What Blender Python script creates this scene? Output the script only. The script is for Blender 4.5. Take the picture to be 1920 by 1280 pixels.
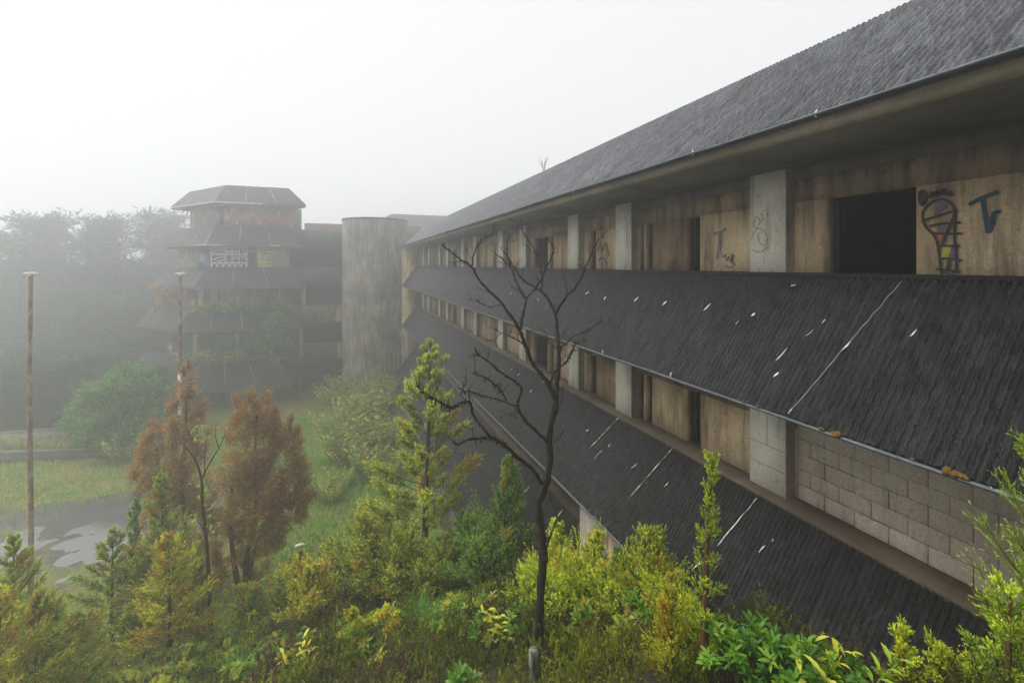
import bpy, math, random
import numpy as np
from mathutils import Vector

# ------------------------------------------------------------------ camera, world, sun, exposure
for o in list(bpy.data.objects):
    bpy.data.objects.remove(o, do_unlink=True)
SC = bpy.context.scene
COL = SC.collection
FPX = 1920 * 16.0 / 36.0            # focal length in photograph pixels
HOR = 497.0                         # horizon row
YAW = math.atan(320.0 / FPX)        # the wing runs along +Y, the camera is turned right of it
CA, SA = math.cos(YAW), math.sin(YAW)
cam = bpy.data.cameras.new('camera')
cam.lens = 16.0; cam.sensor_width = 36.0
cam.shift_y = -(640 - HOR) / 1920.0
cam.clip_start = 0.05; cam.clip_end = 2000
camo = bpy.data.objects.new('camera', cam); COL.objects.link(camo)
camo.location = (0, 0, 0); camo.rotation_euler = (math.radians(90), 0, -YAW)
SC.camera = camo

SUN_EL, SUN_AZ = math.radians(56), math.radians(-58)    # sun behind the cloud, from the open side of the court
w = bpy.data.worlds.new('World'); SC.world = w; w.use_nodes = True
nt = w.node_tree; nt.nodes.clear()
out = nt.nodes.new('ShaderNodeOutputWorld'); bg = nt.nodes.new('ShaderNodeBackground')
sky = nt.nodes.new('ShaderNodeTexSky'); sky.sky_type = 'NISHITA'; sky.sun_disc = False
sky.sun_elevation = SUN_EL; sky.sun_rotation = SUN_AZ; sky.dust_density = 6.0; sky.air_density = 2.0
hs = nt.nodes.new('ShaderNodeHueSaturation'); hs.inputs['Saturation'].default_value = 0.10
mx = nt.nodes.new('ShaderNodeMix'); mx.data_type = 'RGBA'; mx.inputs[0].default_value = 0.92
mx.inputs['B'].default_value = (4.4, 4.45, 4.5, 1)       # even cloud
nt.links.new(sky.outputs[0], hs.inputs['Color']); nt.links.new(hs.outputs[0], mx.inputs['A'])
nt.links.new(mx.outputs['Result'], bg.inputs[0]); bg.inputs[1].default_value = 0.1
nt.links.new(bg.outputs[0], out.inputs[0])
sl = bpy.data.lights.new('sun', 'SUN'); sl.energy = 1.5; sl.angle = math.radians(50); sl.color = (1, 0.985, 0.965)
so = bpy.data.objects.new('sun', sl); COL.objects.link(so)
sd = Vector((math.sin(SUN_AZ) * math.cos(SUN_EL), math.cos(SUN_AZ) * math.cos(SUN_EL), math.sin(SUN_EL)))
so.rotation_euler = (-sd).to_track_quat('-Z', 'Y').to_euler(); so.location = (0, 0, 30)

SC.view_settings.view_transform = 'Standard'; SC.view_settings.look = 'None'
SC.view_settings.exposure = 1.1; SC.view_settings.gamma = 1.0; SC.view_settings.use_curve_mapping = False
SC.render.engine = 'CYCLES'
cy = SC.cycles
cy.use_denoising = True; cy.denoising_prefilter = 'NONE'
cy.max_bounces = 8; cy.diffuse_bounces = 3; cy.glossy_bounces = 2; cy.transmission_bounces = 3
cy.volume_bounces = 4; cy.transparent_max_bounces = 4
cy.sample_clamp_indirect = 4.0
cy.use_adaptive_sampling = True; cy.adaptive_threshold = 0.012

HAZE_DENSITY = 0.0125

# ------------------------------------------------------------------ photograph <-> place
def pdir(px, py):
    u = (px - 960) / FPX; v = (HOR - py) / FPX
    return np.array([u * CA + SA, -u * SA + CA, v])
def at(px, py, d):                      # the point at depth d metres in front of the camera
    return pdir(px, py) * d
def on_x(px, py, X):                    # where a pixel's ray meets the plane x = X
    q = pdir(px, py); return q * (X / q[0])
def on_y(px, py, Y):
    q = pdir(px, py); return q * (Y / q[1])

PY_ = np.array([-8, 0, 1, 2.2, 3.7, 7, 12, 16, 18.0]); PZ_ = np.array([-1.9, -2.2, -2.75, -3.6, -4.6, -6.3, -8.6, -10.3, -10.5])
def vnoise(x, y, s, seed=0):            # cheap smooth value noise, about -1..1
    x = np.asarray(x, float) / s + seed * 17.3; y = np.asarray(y, float) / s + seed * 9.1
    xi = np.floor(x); yi = np.floor(y); fx = x - xi; fy = y - yi
    fx = fx * fx * (3 - 2 * fx); fy = fy * fy * (3 - 2 * fy)
    def h(a, b):
        t = np.sin(a * 127.1 + b * 311.7 + seed * 74.7) * 43758.5453
        return (t - np.floor(t)) * 2 - 1
    return (h(xi, yi) * (1 - fx) + h(xi + 1, yi) * fx) * (1 - fy) + (h(xi, yi + 1) * (1 - fx) + h(xi + 1, yi + 1) * fx) * fy
def sstep(a, b, x):
    t = np.clip((np.asarray(x, float) - a) / (b - a), 0, 1); return t * t * (3 - 2 * t)
PUD = at(150, 1012, 17.4)[:2]
WATER_Z = -10.548
def ground(x, y):
    x = np.asarray(x, float); y = np.asarray(y, float)
    yp = y - 0.3 * x
    z = np.interp(yp, PY_, PZ_)
    bank = 1 - sstep(14, 19, yp)
    z = z + bank * (0.16 * vnoise(x, y, 1.7, 1) + 0.07 * vnoise(x, y, 0.6, 2))
    z = z + (1 - bank) * (0.028 * vnoise(x, y, 1.3, 3) + 0.018 * vnoise(x, y, 0.6, 4) + 0.010 * vnoise(x, y, 0.3, 8))
    k = sstep(3.5, 4.4, x) * (1 - sstep(60, 61, x))
    z = z * (1 - k) + np.minimum(z, -5.0) * k
    ex = (x - PUD[0]) * CA - (y - PUD[1]) * SA; ey = (x - PUD[0]) * SA + (y - PUD[1]) * CA
    r2 = (ex / 3.6) ** 2 + ((ey - 0.25 * ex) / 2.6) ** 2
    z = z - 0.07 * np.exp(-r2 * 0.9) * sstep(15, 17.5, yp)
    # the far courtyard rises a little towards the corner of the building
    z = z + 1.1 * sstep(24, 37, y) * sstep(-5, 3, x) * (1 - sstep(8, 12, x))
    return z
def gz(x, y): return float(ground(x, y))

# ------------------------------------------------------------------ mesh helpers
class Acc:
    def __init__(self): self.V = []; self.T = []; self.Q = []; self.C = []; self.n = 0; self.M = []
    def add(self, V, T=None, Q=None, C=None):
        V = np.asarray(V, float).reshape(-1, 3)
        if T is not None and len(T): self.T.append(np.asarray(T, int).reshape(-1, 3) + self.n)
        if Q is not None and len(Q): self.Q.append(np.asarray(Q, int).reshape(-1, 4) + self.n)
        if C is None: C = (0.5, 0.5, 0.5)
        C = np.asarray(C, float)
        if C.ndim == 1: C = np.tile(C[:3], (len(V), 1))
        self.V.append(V); self.C.append(C[:, :3]); self.n += len(V); return self
    def box(self, x0, x1, y0, y1, z0, z1, C=None):
        V = [(x, y, z) for z in (z0, z1) for y in (y0, y1) for x in (x0, x1)]
        return self.add(V, Q=[(0, 2, 3, 1), (4, 5, 7, 6), (0, 1, 5, 4), (2, 6, 7, 3), (0, 4, 6, 2), (1, 3, 7, 5)], C=C)
    def prism_y(self, prof, y0, y1, C=None):     # profile of (x,z) run along y
        n = len(prof)
        V = [(x, y0, z) for x, z in prof] + [(x, y1, z) for x, z in prof]
        self.add(V, Q=[(i, (i + 1) % n, (i + 1) % n + n, i + n) for i in range(n)],
                 T=[(0, i + 1, i) for i in range(1, n - 1)] + [(n, n + i, n + i + 1) for i in range(1, n - 1)], C=C)
        return self
    def prism_z(self, poly, z0, z1, C=None):     # plan polygon run up z
        n = len(poly)
        V = [(x, y, z0) for x, y in poly] + [(x, y, z1) for x, y in poly]
        self.add(V, Q=[(i, (i + 1) % n, (i + 1) % n + n, i + n) for i in range(n)],
                 T=[(0, i + 1, i) for i in range(1, n - 1)] + [(n, n + i, n + i + 1) for i in range(1, n - 1)], C=C)
        return self
    def tube(self, P, R, sides=6, C=None, caps=True):
        P = np.asarray(P, float); n = len(P); R = np.broadcast_to(np.asarray(R, float), (n,))
        T = np.gradient(P, axis=0); T /= np.linalg.norm(T, axis=1)[:, None] + 1e-9
        ref = np.array([0.31, 0.87, 0.21]) if abs(T[0][2]) > 0.7 else np.array([0, 0, 1.0])
        A = np.cross(T, ref); A /= np.linalg.norm(A, axis=1)[:, None] + 1e-9; B = np.cross(T, A)
        a = np.arange(sides) * 2 * math.pi / sides
        V = P[:, None, :] + R[:, None, None] * (np.cos(a)[None, :, None] * A[:, None, :] + np.sin(a)[None, :, None] * B[:, None, :])
        V = V.reshape(-1, 3); Q = []
        for i in range(n - 1):
            for j in range(sides):
                k = (j + 1) % sides
                Q.append((i * sides + j, i * sides + k, (i + 1) * sides + k, (i + 1) * sides + j))
        T3 = []
        if caps:
            T3 = [(0, j + 1, j) for j in range(1, sides - 1)] + [((n - 1) * sides, (n - 1) * sides + j, (n - 1) * sides + j + 1) for j in range(1, sides - 1)]
        if C is not None:
            C = np.asarray(C, float)
            if C.ndim == 2: C = np.repeat(C, sides, axis=0)
        return self.add(V, T=T3, Q=Q, C=C)
    def mesh(self, name, smooth=False):
        me = bpy.data.meshes.new(name)
        V = np.concatenate(self.V); C = np.concatenate(self.C)
        T = np.concatenate(self.T) if self.T else np.zeros((0, 3), int)
        Q = np.concatenate(self.Q) if self.Q else np.zeros((0, 4), int)
        me.vertices.add(len(V)); me.vertices.foreach_set('co', V.astype(np.float32).ravel())
        nl = T.size + Q.size; me.loops.add(nl)
        me.loops.foreach_set('vertex_index', np.concatenate([T.ravel(), Q.ravel()]).astype(np.int32))
        npoly = len(T) + len(Q); me.polygons.add(npoly)
        ls = np.concatenate([np.arange(len(T)) * 3, T.size + np.arange(len(Q)) * 4]).astype(np.int32)
        me.polygons.foreach_set('loop_start', ls)
        me.polygons.foreach_set('loop_total', np.concatenate([np.full(len(T), 3), np.full(len(Q), 4)]).astype(np.int32))
        if smooth: me.polygons.foreach_set('use_smooth', np.ones(npoly, bool))
        me.update(calc_edges=True); me.validate()
        ca = me.color_attributes.new('Col', 'FLOAT_COLOR', 'POINT')
        ca.data.foreach_set('color', np.concatenate([C, np.ones((len(C), 1))], 1).astype(np.float32).ravel())
        return me

def tag(o, label=None, cat=None, group=None, kind=None):
    if label: o['label'] = label
    if cat: o['category'] = cat
    if group: o['group'] = group
    if kind: o['kind'] = kind
    return o
def thing(name, label, cat, loc=(0, 0, 0), group=None, rz=0):
    o = bpy.data.objects.new(name, None); COL.objects.link(o); o.location = loc; o.rotation_euler = (0, 0, rz)
    o.empty_display_size = 0.1
    return tag(o, label, cat, group)
def put(name, data, material, parent=None, world=False, loc=None, root=None):
    me = data.mesh(name) if isinstance(data, Acc) else data
    if material is not None and not me.materials: me.materials.append(material)
    o = bpy.data.objects.new(name, me); COL.objects.link(o)
    if loc is not None: o.location = loc
    if parent is not None:
        o.parent = parent
        if world:
            base = Vector(root.location if root is not None else parent.location)
            l = Vector(loc) if loc is not None else Vector((0, 0, 0))
            o.location = l - base if root is None else l
    return o
def single(name, data, material, label, cat, loc=(0, 0, 0), group=None, rz=0, sc=1.0):
    o = put(name, data, material, loc=loc); o.rotation_euler = (0, 0, rz); o.scale = (sc, sc, sc)
    return tag(o, label, cat, group)

# ------------------------------------------------------------------ materials
def newmat(name):
    m = bpy.data.materials.new(name); m.use_nodes = True
    t = m.node_tree; b = t.nodes['Principled BSDF']; return m, t, b
def noise(t, scale, detail=5, stretch=(1, 1, 1), rough=0.6, coord='pos', off=0.0):
    if coord == 'pos':
        g = t.nodes.new('ShaderNodeNewGeometry'); src = g.outputs['Position']
    else:
        g = t.nodes.new('ShaderNodeTexCoord'); src = g.outputs['Object']
    mp = t.nodes.new('ShaderNodeMapping'); mp.inputs['Scale'].default_value = stretch; mp.inputs['Location'].default_value = (off, off * 1.7, off * 0.6)
    t.links.new(src, mp.inputs['Vector'])
    n = t.nodes.new('ShaderNodeTexNoise'); n.inputs['Scale'].default_value = scale; n.inputs['Detail'].default_value = detail
    n.inputs['Roughness'].default_value = rough
    t.links.new(mp.outputs[0], n.inputs['Vector']); return n.outputs['Fac']
def ramp(t, fac, stops):
    r = t.nodes.new('ShaderNodeValToRGB'); e = r.color_ramp.elements
    while len(e) < len(stops): e.new(0.5)
    for el, (p, c) in zip(e, stops):
        el.position = p; el.color = (*c, 1) if len(c) == 3 else c
    t.links.new(fac, r.inputs[0]); return r.outputs[0]
def mixc(t, fac, a, b, mode='MIX'):
    m = t.nodes.new('ShaderNodeMix'); m.data_type = 'RGBA'; m.blend_type = mode
    for s, v in ((m.inputs[0], fac), (m.inputs['A'], a), (m.inputs['B'], b)):
        if hasattr(v, 'is_output'): t.links.new(v, s)
        elif isinstance(v, (int, float)): s.default_value = v
        else: s.default_value = (*v, 1)
    return m.outputs['Result']
def bump(t, b, h, strength=0.3, dist=0.02):
    n = t.nodes.new('ShaderNodeBump'); n.inputs['Strength'].default_value = strength; n.inputs['Distance'].default_value = dist
    t.links.new(h, n.inputs['Height']); t.links.new(n.outputs[0], b.inputs['Normal'])
def g3(v): return (v, v, v)

def concrete(name, light, mid, dark, streak=(0.05, 0.04, 0.03), sk=(0.56, 0.72), rough=0.85, moss=None, vertical=True):
    m, t, b = newmat(name)
    big = noise(t, 0.9, 6, off=3)
    c = ramp(t, big, [(0.3, dark), (0.5, mid), (0.68, light)])
    fine = noise(t, 38, 4, off=1)
    c = mixc(t, 0.55, c, ramp(t, fine, [(0.3, g3(0.55)), (0.7, g3(1.25))]), 'MULTIPLY')
    st = noise(t, 5.5, 6, stretch=(1, 1, 0.12) if vertical else (1, 0.12, 1), rough=0.65, off=7)
    c = mixc(t, ramp(t, st, [(sk[0], g3(0)), (sk[1], g3(0.75))]), c, streak)
    sp = noise(t, 14, 5, off=11)
    c = mixc(t, ramp(t, sp, [(0.60, g3(0)), (0.72, g3(0.5))]), c, streak)
    if moss:
        mo = noise(t, 2.2, 6, off=5)
        c = mixc(t, ramp(t, mo, [(0.52, g3(0)), (0.66, g3(0.7))]), c, moss)
    t.links.new(c, b.inputs['Base Color']); b.inputs['Roughness'].default_value = rough
    b.inputs['Specular IOR Level'].default_value = 0.25
    bump(t, b, fine, 0.35, 0.01); return m
M = {}
M['tan'] = concrete('tan_concrete', (0.74, 0.58, 0.38), (0.58, 0.43, 0.265), (0.34, 0.24, 0.145), (0.085, 0.06, 0.042), sk=(0.47, 0.67))
M['tan_dark'] = concrete('tan_concrete_stained', (0.42, 0.30, 0.18), (0.30, 0.21, 0.12), (0.20, 0.14, 0.08), (0.05, 0.04, 0.03), sk=(0.46, 0.66), moss=(0.10, 0.09, 0.03))
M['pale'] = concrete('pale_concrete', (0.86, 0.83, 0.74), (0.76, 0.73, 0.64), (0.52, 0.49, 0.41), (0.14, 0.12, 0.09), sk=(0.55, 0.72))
M['side'] = concrete('brown_concrete', (0.42, 0.36, 0.28), (0.32, 0.27, 0.21), (0.18, 0.145, 0.12), (0.05, 0.045, 0.04), sk=(0.48, 0.7))
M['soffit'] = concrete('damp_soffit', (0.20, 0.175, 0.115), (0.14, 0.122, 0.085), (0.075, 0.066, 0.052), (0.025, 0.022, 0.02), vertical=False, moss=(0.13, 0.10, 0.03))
M['beam'] = concrete('dark_beam', (0.20, 0.165, 0.12), (0.12, 0.10, 0.078), (0.06, 0.055, 0.048), (0.02, 0.02, 0.02), moss=(0.09, 0.08, 0.04))
M['lintel'] = concrete('streaked_lintel', (0.46, 0.34, 0.21), (0.33, 0.24, 0.145), (0.16, 0.12, 0.08), (0.045, 0.038, 0.03), sk=(0.42, 0.64))
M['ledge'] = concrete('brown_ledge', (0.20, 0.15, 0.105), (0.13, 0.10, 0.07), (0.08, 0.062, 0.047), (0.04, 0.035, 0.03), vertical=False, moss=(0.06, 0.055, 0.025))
M['block'] = concrete('concrete_block', (0.52, 0.455, 0.38), (0.44, 0.375, 0.305), (0.33, 0.275, 0.22), (0.14, 0.12, 0.095), sk=(0.55, 0.76))
M['mortar'] = concrete('mortar', (0.44, 0.38, 0.31), (0.32, 0.27, 0.22), (0.16, 0.135, 0.11), (0.05, 0.045, 0.04), sk=(0.5, 0.66))
M['grey'] = concrete('grey_concrete', (0.15, 0.143, 0.13), (0.105, 0.10, 0.09), (0.065, 0.06, 0.055), (0.04, 0.04, 0.035))
M['tower'] = concrete('tower_concrete', (0.50, 0.44, 0.37), (0.33, 0.29, 0.245), (0.15, 0.135, 0.12), (0.055, 0.05, 0.046), sk=(0.44, 0.66))
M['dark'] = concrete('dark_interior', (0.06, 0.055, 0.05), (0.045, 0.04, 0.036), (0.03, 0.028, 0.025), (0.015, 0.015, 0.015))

def roofmat(name, base, hi, moss, rough=0.5, spec=0.15):
    m, t, b = newmat(name)
    oi = t.nodes.new('ShaderNodeObjectInfo')
    n1 = noise(t, 3.0, 6, off=2); n2 = noise(t, 42, 4, off=4); n3 = noise(t, 160, 2, off=6)
    c = mixc(t, ramp(t, n2, [(0.35, g3(0)), (0.7, g3(1))]), base, hi)
    c = mixc(t, ramp(t, n1, [(0.48, g3(0)), (0.70, g3(0.75))]), c, moss)
    c = mixc(t, 1.0, c, ramp(t, noise(t, 0.8, 5, off=17), [(0.3, g3(0.65)), (0.7, g3(1.4))]), 'MULTIPLY')
    rv = ramp(t, oi.outputs['Random'], [(0, g3(0.93)), (1, g3(1.07))])
    c = mixc(t, 1.0, c, rv, 'MULTIPLY')
    at_ = t.nodes.new('ShaderNodeAttribute'); at_.attribute_name = 'Col'
    c = mixc(t, 1.0, c, mixc(t, 1.0, at_.outputs['Color'], g3(2.0), 'MULTIPLY'), 'MULTIPLY')
    c = mixc(t, ramp(t, n3, [(0.66, g3(0)), (0.72, g3(0.45))]), c, (0.28, 0.26, 0.23))
    t.links.new(c, b.inputs['Base Color'])
    t.links.new(ramp(t, n2, [(0.3, g3(rough + 0.15)), (0.75, g3(rough - 0.1))]), b.inputs['Roughness'])
    b.inputs['Specular IOR Level'].default_value = spec
    bump(t, b, n2, 0.8, 0.02); return m
M['roof'] = roofmat('grey_roofing', (0.023, 0.025, 0.031), (0.058, 0.063, 0.074), (0.044, 0.042, 0.042), 0.45, 0.45)
M['apron'] = roofmat('black_roofing', (0.0045, 0.0045, 0.005), (0.016, 0.016, 0.017), (0.011, 0.0102, 0.0097), 0.42, 0.22)
M['far_roof'] = roofmat('far_roofing', (0.026, 0.026, 0.028), (0.06, 0.06, 0.062), (0.04, 0.036, 0.03), 0.6)

def plain(name, c, rough=0.7, metal=0.0, var=0.25, scale=12, spec=0.3):
    m, t, b = newmat(name)
    f = noise(t, scale, 4)
    cc = ramp(t, f, [(0.3, tuple(x * (1 - var) for x in c)), (0.7, tuple(min(1, x * (1 + var)) for x in c))])
    t.links.new(cc, b.inputs['Base Color']); b.inputs['Roughness'].default_value = rough; b.inputs['Metallic'].default_value = metal
    b.inputs['Specular IOR Level'].default_value = spec
    return m
M['gutter'] = plain('zinc_edge', (0.085, 0.095, 0.105), 0.5, 0.2, 0.35, 9)
M['white'] = plain('white_sealant', (0.74, 0.74, 0.72), 0.8, 0, 0.15, 30)
M['moss'] = plain('orange_moss', (0.13, 0.075, 0.012), 0.95, 0, 0.5, 40)
M['paint_teal'] = plain('teal_spray', (0.012, 0.06, 0.08), 0.7)
M['paint_black'] = plain('black_spray', (0.03, 0.028, 0.03), 0.7)
M['paint_grey'] = plain('grey_spray', (0.26, 0.24, 0.22), 0.8)
M['paint_purple'] = plain('purple_spray', (0.15, 0.10, 0.17), 0.8)
M['paint_lilac'] = plain('lilac_spray', (0.20, 0.165, 0.20), 0.8, var=0.4)
M['paint_yellow'] = plain('yellow_spray', (0.38, 0.36, 0.06), 0.7, var=0.4)
M['paint_orange'] = plain('orange_spray', (0.42, 0.11, 0.03), 0.7, var=0.35)
M['paint_white'] = plain('white_spray', (0.78, 0.80, 0.82), 0.7, var=0.1)
M['paint_blue'] = plain('blue_spray', (0.13, 0.19, 0.32), 0.7, var=0.6, scale=3)
M['paint_ochre'] = plain('yellow_panel', (0.62, 0.50, 0.14), 0.8, var=0.3, scale=3)
def mural():
    m, t, b = newmat('painted_mural')
    v = noise(t, 1.9, 5, off=9); v2 = noise(t, 2.9, 5, off=21)
    c = ramp(t, v, [(0.36, (0.20, 0.17, 0.15)), (0.44, (0.46, 0.13, 0.07)), (0.52, (0.40, 0.16, 0.10)), (0.58, (0.26, 0.16, 0.13)), (0.66, (0.60, 0.32, 0.13))])
    c = mixc(t, ramp(t, v2, [(0.60, g3(0)), (0.63, g3(0.9))]), c, (0.75, 0.80, 0.84))
    c = mixc(t, ramp(t, noise(t, 1.7, 3, off=31), [(0.62, g3(0)), (0.66, g3(0.8))]), c, (0.14, 0.13, 0.13))
    t.links.new(c, b.inputs['Base Color']); b.inputs['Roughness'].default_value = 0.85; return m
M['mural'] = mural()
def rustmat():
    m, t, b = newmat('rusty_paint')
    f = noise(t, 6, 6, stretch=(1, 1, 0.4)); f2 = noise(t, 30, 4)
    c = ramp(t, f, [(0.35, (0.13, 0.065, 0.035)), (0.5, (0.25, 0.14, 0.08)), (0.62, (0.42, 0.34, 0.26))])
    c = mixc(t, 0.5, c, ramp(t, f2, [(0.3, g3(0.5)), (0.7, g3(1.3))]), 'MULTIPLY')
    t.links.new(c, b.inputs['Base Color']); b.inputs['Roughness'].default_value = 0.8; bump(t, b, f2, 0.5, 0.01); return m
M['rust'] = rustmat()
M['polewhite'] = plain('chalky_white_paint', (0.66, 0.63, 0.58), 0.75, var=0.25, scale=8)

def leafmat(name, trans=0.35, rough=0.6, spec=0.12):
    m, t, b = newmat(name)
    a = t.nodes.new('ShaderNodeAttribute'); a.attribute_name = 'Col'
    oi = t.nodes.new('ShaderNodeObjectInfo')
    c = mixc(t, 1.0, a.outputs['Color'], ramp(t, oi.outputs['Random'], [(0, g3(2.2)), (1, g3(2.7))]), 'MULTIPLY')
    t.links.new(c, b.inputs['Base Color']); b.inputs['Roughness'].default_value = rough; b.inputs['Specular IOR Level'].default_value = spec
    tr = t.nodes.new('ShaderNodeBsdfTranslucent')
    hv = t.nodes.new('ShaderNodeHueSaturation'); hv.inputs['Value'].default_value = 1.3; t.links.new(c, hv.inputs['Color'])
    t.links.new(hv.outputs[0], tr.inputs['Color'])
    ms = t.nodes.new('ShaderNodeMixShader'); ms.inputs[0].default_value = trans
    o = t.nodes['Material Output']; t.links.new(b.outputs[0], ms.inputs[1]); t.links.new(tr.outputs[0], ms.inputs[2]); t.links.new(ms.outputs[0], o.inputs[0])
    return m
M['leaf'] = leafmat('foliage', 0.4)
M['gloss'] = leafmat('glossy_leaf', 0.4, 0.42, 0.3)
def barkmat(name, a, b_, lich=None):
    m, t, b = newmat(name)
    f = noise(t, 22, 6, stretch=(1, 1, 0.35), coord='obj')
    c = ramp(t, f, [(0.35, a), (0.65, b_)])
    if lich: c = mixc(t, ramp(t, noise(t, 9, 5, coord='obj', off=3), [(0.58, g3(0)), (0.68, g3(0.8))]), c, lich)
    t.links.new(c, b.inputs['Base Color']); b.inputs['Roughness'].default_value = 0.9; b.inputs['Specular IOR Level'].default_value = 0.2
    bump(t, b, f, 0.7, 0.02); return m
M['bark'] = barkmat('bark', (0.035, 0.025, 0.018), (0.085, 0.06, 0.042))
M['redbark'] = barkmat('reddish_bark', (0.07, 0.03, 0.016), (0.16, 0.075, 0.04))
M['deadbark'] = barkmat('dead_bark', (0.012, 0.009, 0.007), (0.045, 0.032, 0.024), (0.10, 0.08, 0.06))
M['lichen'] = barkmat('lichen_crust', (0.03, 0.03, 0.022), (0.26, 0.27, 0.21))
M['rock'] = plain('dark_rock', (0.035, 0.033, 0.031), 0.9, var=0.5, scale=7)

# ground: soil on the bank, worn asphalt under moss and grass in the court
def groundmat():
    m, t, b = newmat('ground')
    a = t.nodes.new('ShaderNodeAttribute'); a.attribute_name = 'Col'
    n1 = noise(t, 1.0, 7, off=4, rough=0.72); n2 = noise(t, 9, 6, off=8); n3 = noise(t, 60, 3, off=2)
    asph = ramp(t, n2, [(0.3, (0.045, 0.043, 0.043)), (0.7, (0.10, 0.095, 0.09))])
    grass = ramp(t, n2, [(0.3, (0.06, 0.10, 0.015)), (0.55, (0.12, 0.16, 0.025)), (0.75, (0.20, 0.20, 0.04))])
    moss = ramp(t, n2, [(0.35, (0.13, 0.12, 0.025)), (0.7, (0.23, 0.20, 0.05))])
    soil = ramp(t, n2, [(0.3, (0.022, 0.016, 0.011)), (0.7, (0.065, 0.046, 0.032))])
    sp = t.nodes.new('ShaderNodeSeparateColor'); t.links.new(a.outputs['Color'], sp.inputs[0])
    # R grass, G soil, B wet asphalt
    def thr(v, lo, hi):
        s = t.nodes.new('ShaderNodeMath'); s.operation = 'ADD'
        s2 = t.nodes.new('ShaderNodeMath'); s2.operation = 'MULTIPLY_ADD'; t.links.new(n2, s2.inputs[0]); s2.inputs[1].default_value = 0.9; s2.inputs[2].default_value = -0.45
        s3 = t.nodes.new('ShaderNodeMath'); s3.operation = 'MULTIPLY_ADD'; t.links.new(n1, s3.inputs[0]); s3.inputs[1].default_value = 1.1; s3.inputs[2].default_value = -0.55
        s4 = t.nodes.new('ShaderNodeMath'); s4.operation = 'ADD'; t.links.new(s2.outputs[0], s4.inputs[0]); t.links.new(s3.outputs[0], s4.inputs[1])
        t.links.new(v, s.inputs[0]); t.links.new(s4.outputs[0], s.inputs[1])
        return ramp(t, s.outputs[0], [(lo, g3(0)), (hi, g3(1))])
    gm = thr(sp.outputs[0], 0.42, 0.58)
    c = mixc(t, gm, asph, mixc(t, ramp(t, noise(t, 1.1, 4, off=15), [(0.42, g3(0)), (0.58, g3(1))]), moss, grass))
    c = mixc(t, sp.outputs[1], c, soil)
    t.links.new(mixc(t, 0.4, c, ramp(t, n3, [(0.3, g3(0.6)), (0.7, g3(1.3))]), 'MULTIPLY'), b.inputs['Base Color'])
    t.links.new(mixc(t, sp.outputs[2], g3(0.9), g3(0.22)), b.inputs['Roughness'])
    b.inputs['Specular IOR Level'].default_value = 0.25
    bump(t, b, n3, 0.6, 0.02); return m
M['ground'] = groundmat()
mw, tw, bw = newmat('puddle_water')
bw.inputs['Base Color'].default_value = (0.09, 0.09, 0.085, 1); bw.inputs['Roughness'].default_value = 0.10; bw.inputs['IOR'].default_value = 1.9
bw.inputs['Specular IOR Level'].default_value = 0.9
bump(tw, bw, noise(tw, 5, 3), 0.05, 0.01)
M['water'] = mw

# ------------------------------------------------------------------ ground, puddle
xs = np.unique(np.concatenate([np.linspace(-400, -26, 24), np.arange(-26, 9, 0.19), np.linspace(9, 30, 16), np.linspace(30, 400, 20)]))
ys = np.unique(np.concatenate([np.linspace(-120, -6, 16), np.arange(-6, 30, 0.19), np.arange(30, 40, 0.5), np.linspace(40, 70, 20), np.linspace(70, 500, 20)]))
GX, GY = np.meshgrid(xs, ys, indexing='ij'); GZ = ground(GX, GY)
YP = GY - 0.3 * GX
soil = 1 - sstep(11.5, 15.5, YP + 0.8 * vnoise(GX, GY, 1.5, 6))
ex = (GX - PUD[0]) * CA - (GY - PUD[1]) * SA; ey = (GX - PUD[0]) * SA + (GY - PUD[1]) * CA
wet = 1.25 * np.exp(-((ex / 4.2) ** 2 + ((ey - 1.6) / 3.4) ** 2) * 0.8)
asp = at(215, 930, 20.6)[:2]
a1 = np.exp(-(((GX - asp[0]) / 4.2) ** 2 + ((GY - asp[1]) / 1.7) ** 2))
grass = np.clip(0.72 - 0.30 * wet - 0.34 * a1 + 0.25 * sstep(-3.5, 0, GX) , 0, 1)
grass = np.where(GY > 26, 0.95, grass)
g = Acc(); nx, ny = len(xs), len(ys)
idx = np.arange(nx * ny).reshape(nx, ny)
g.add(np.stack([GX, GY, GZ], -1).reshape(-1, 3), Q=np.stack([idx[:-1, :-1], idx[1:, :-1], idx[1:, 1:], idx[:-1, 1:]], -1).reshape(-1, 4),
      C=np.stack([grass, soil, np.clip(wet, 0, 1)], -1).reshape(-1, 3))
gm_ = g.mesh('ground', smooth=True)
tag(put('ground', gm_, M['ground']), kind='structure')
wv = Acc(); n = 28
ang = np.arange(n) * 2 * math.pi / n
wv.add([(PUD[0], PUD[1], WATER_Z)] + [(PUD[0] + 5.5 * math.cos(a), PUD[1] + 4.0 * math.sin(a), WATER_Z) for a in ang], T=[(0, i + 1, (i + 1) % n + 1) for i in range(n)])
tag(put('puddle_water', wv, M['water']), kind='structure')

# ------------------------------------------------------------------ the long hotel wing
G_X, S_X, W_X, C_X = 4.4, 5.5, 5.83, 5.66         # gutter, sill edge, wall, pillar front
STO = 3.08
SILL = [-0.10, -0.10 - STO, -0.10 - 2 * STO]       # top, middle, low floor
GUT = [1.48, 1.48 - STO, 1.48 - 2 * STO, -8.65]
Y0, Y1 = -5.0, 36.0
R_X, R_Z = 6.2, 3.04
rng = np.random.default_rng(7)
wing = thing('hotel_wing', 'long derelict concrete hotel wing with black sloped roofing aprons and open doorways', 'building', (9, 16, -10.5))
def wput(name, acc, mat, label=None):
    o = put(name, acc, mat, wing, world=True)
    if label: o['label'] = label
    return o

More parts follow.
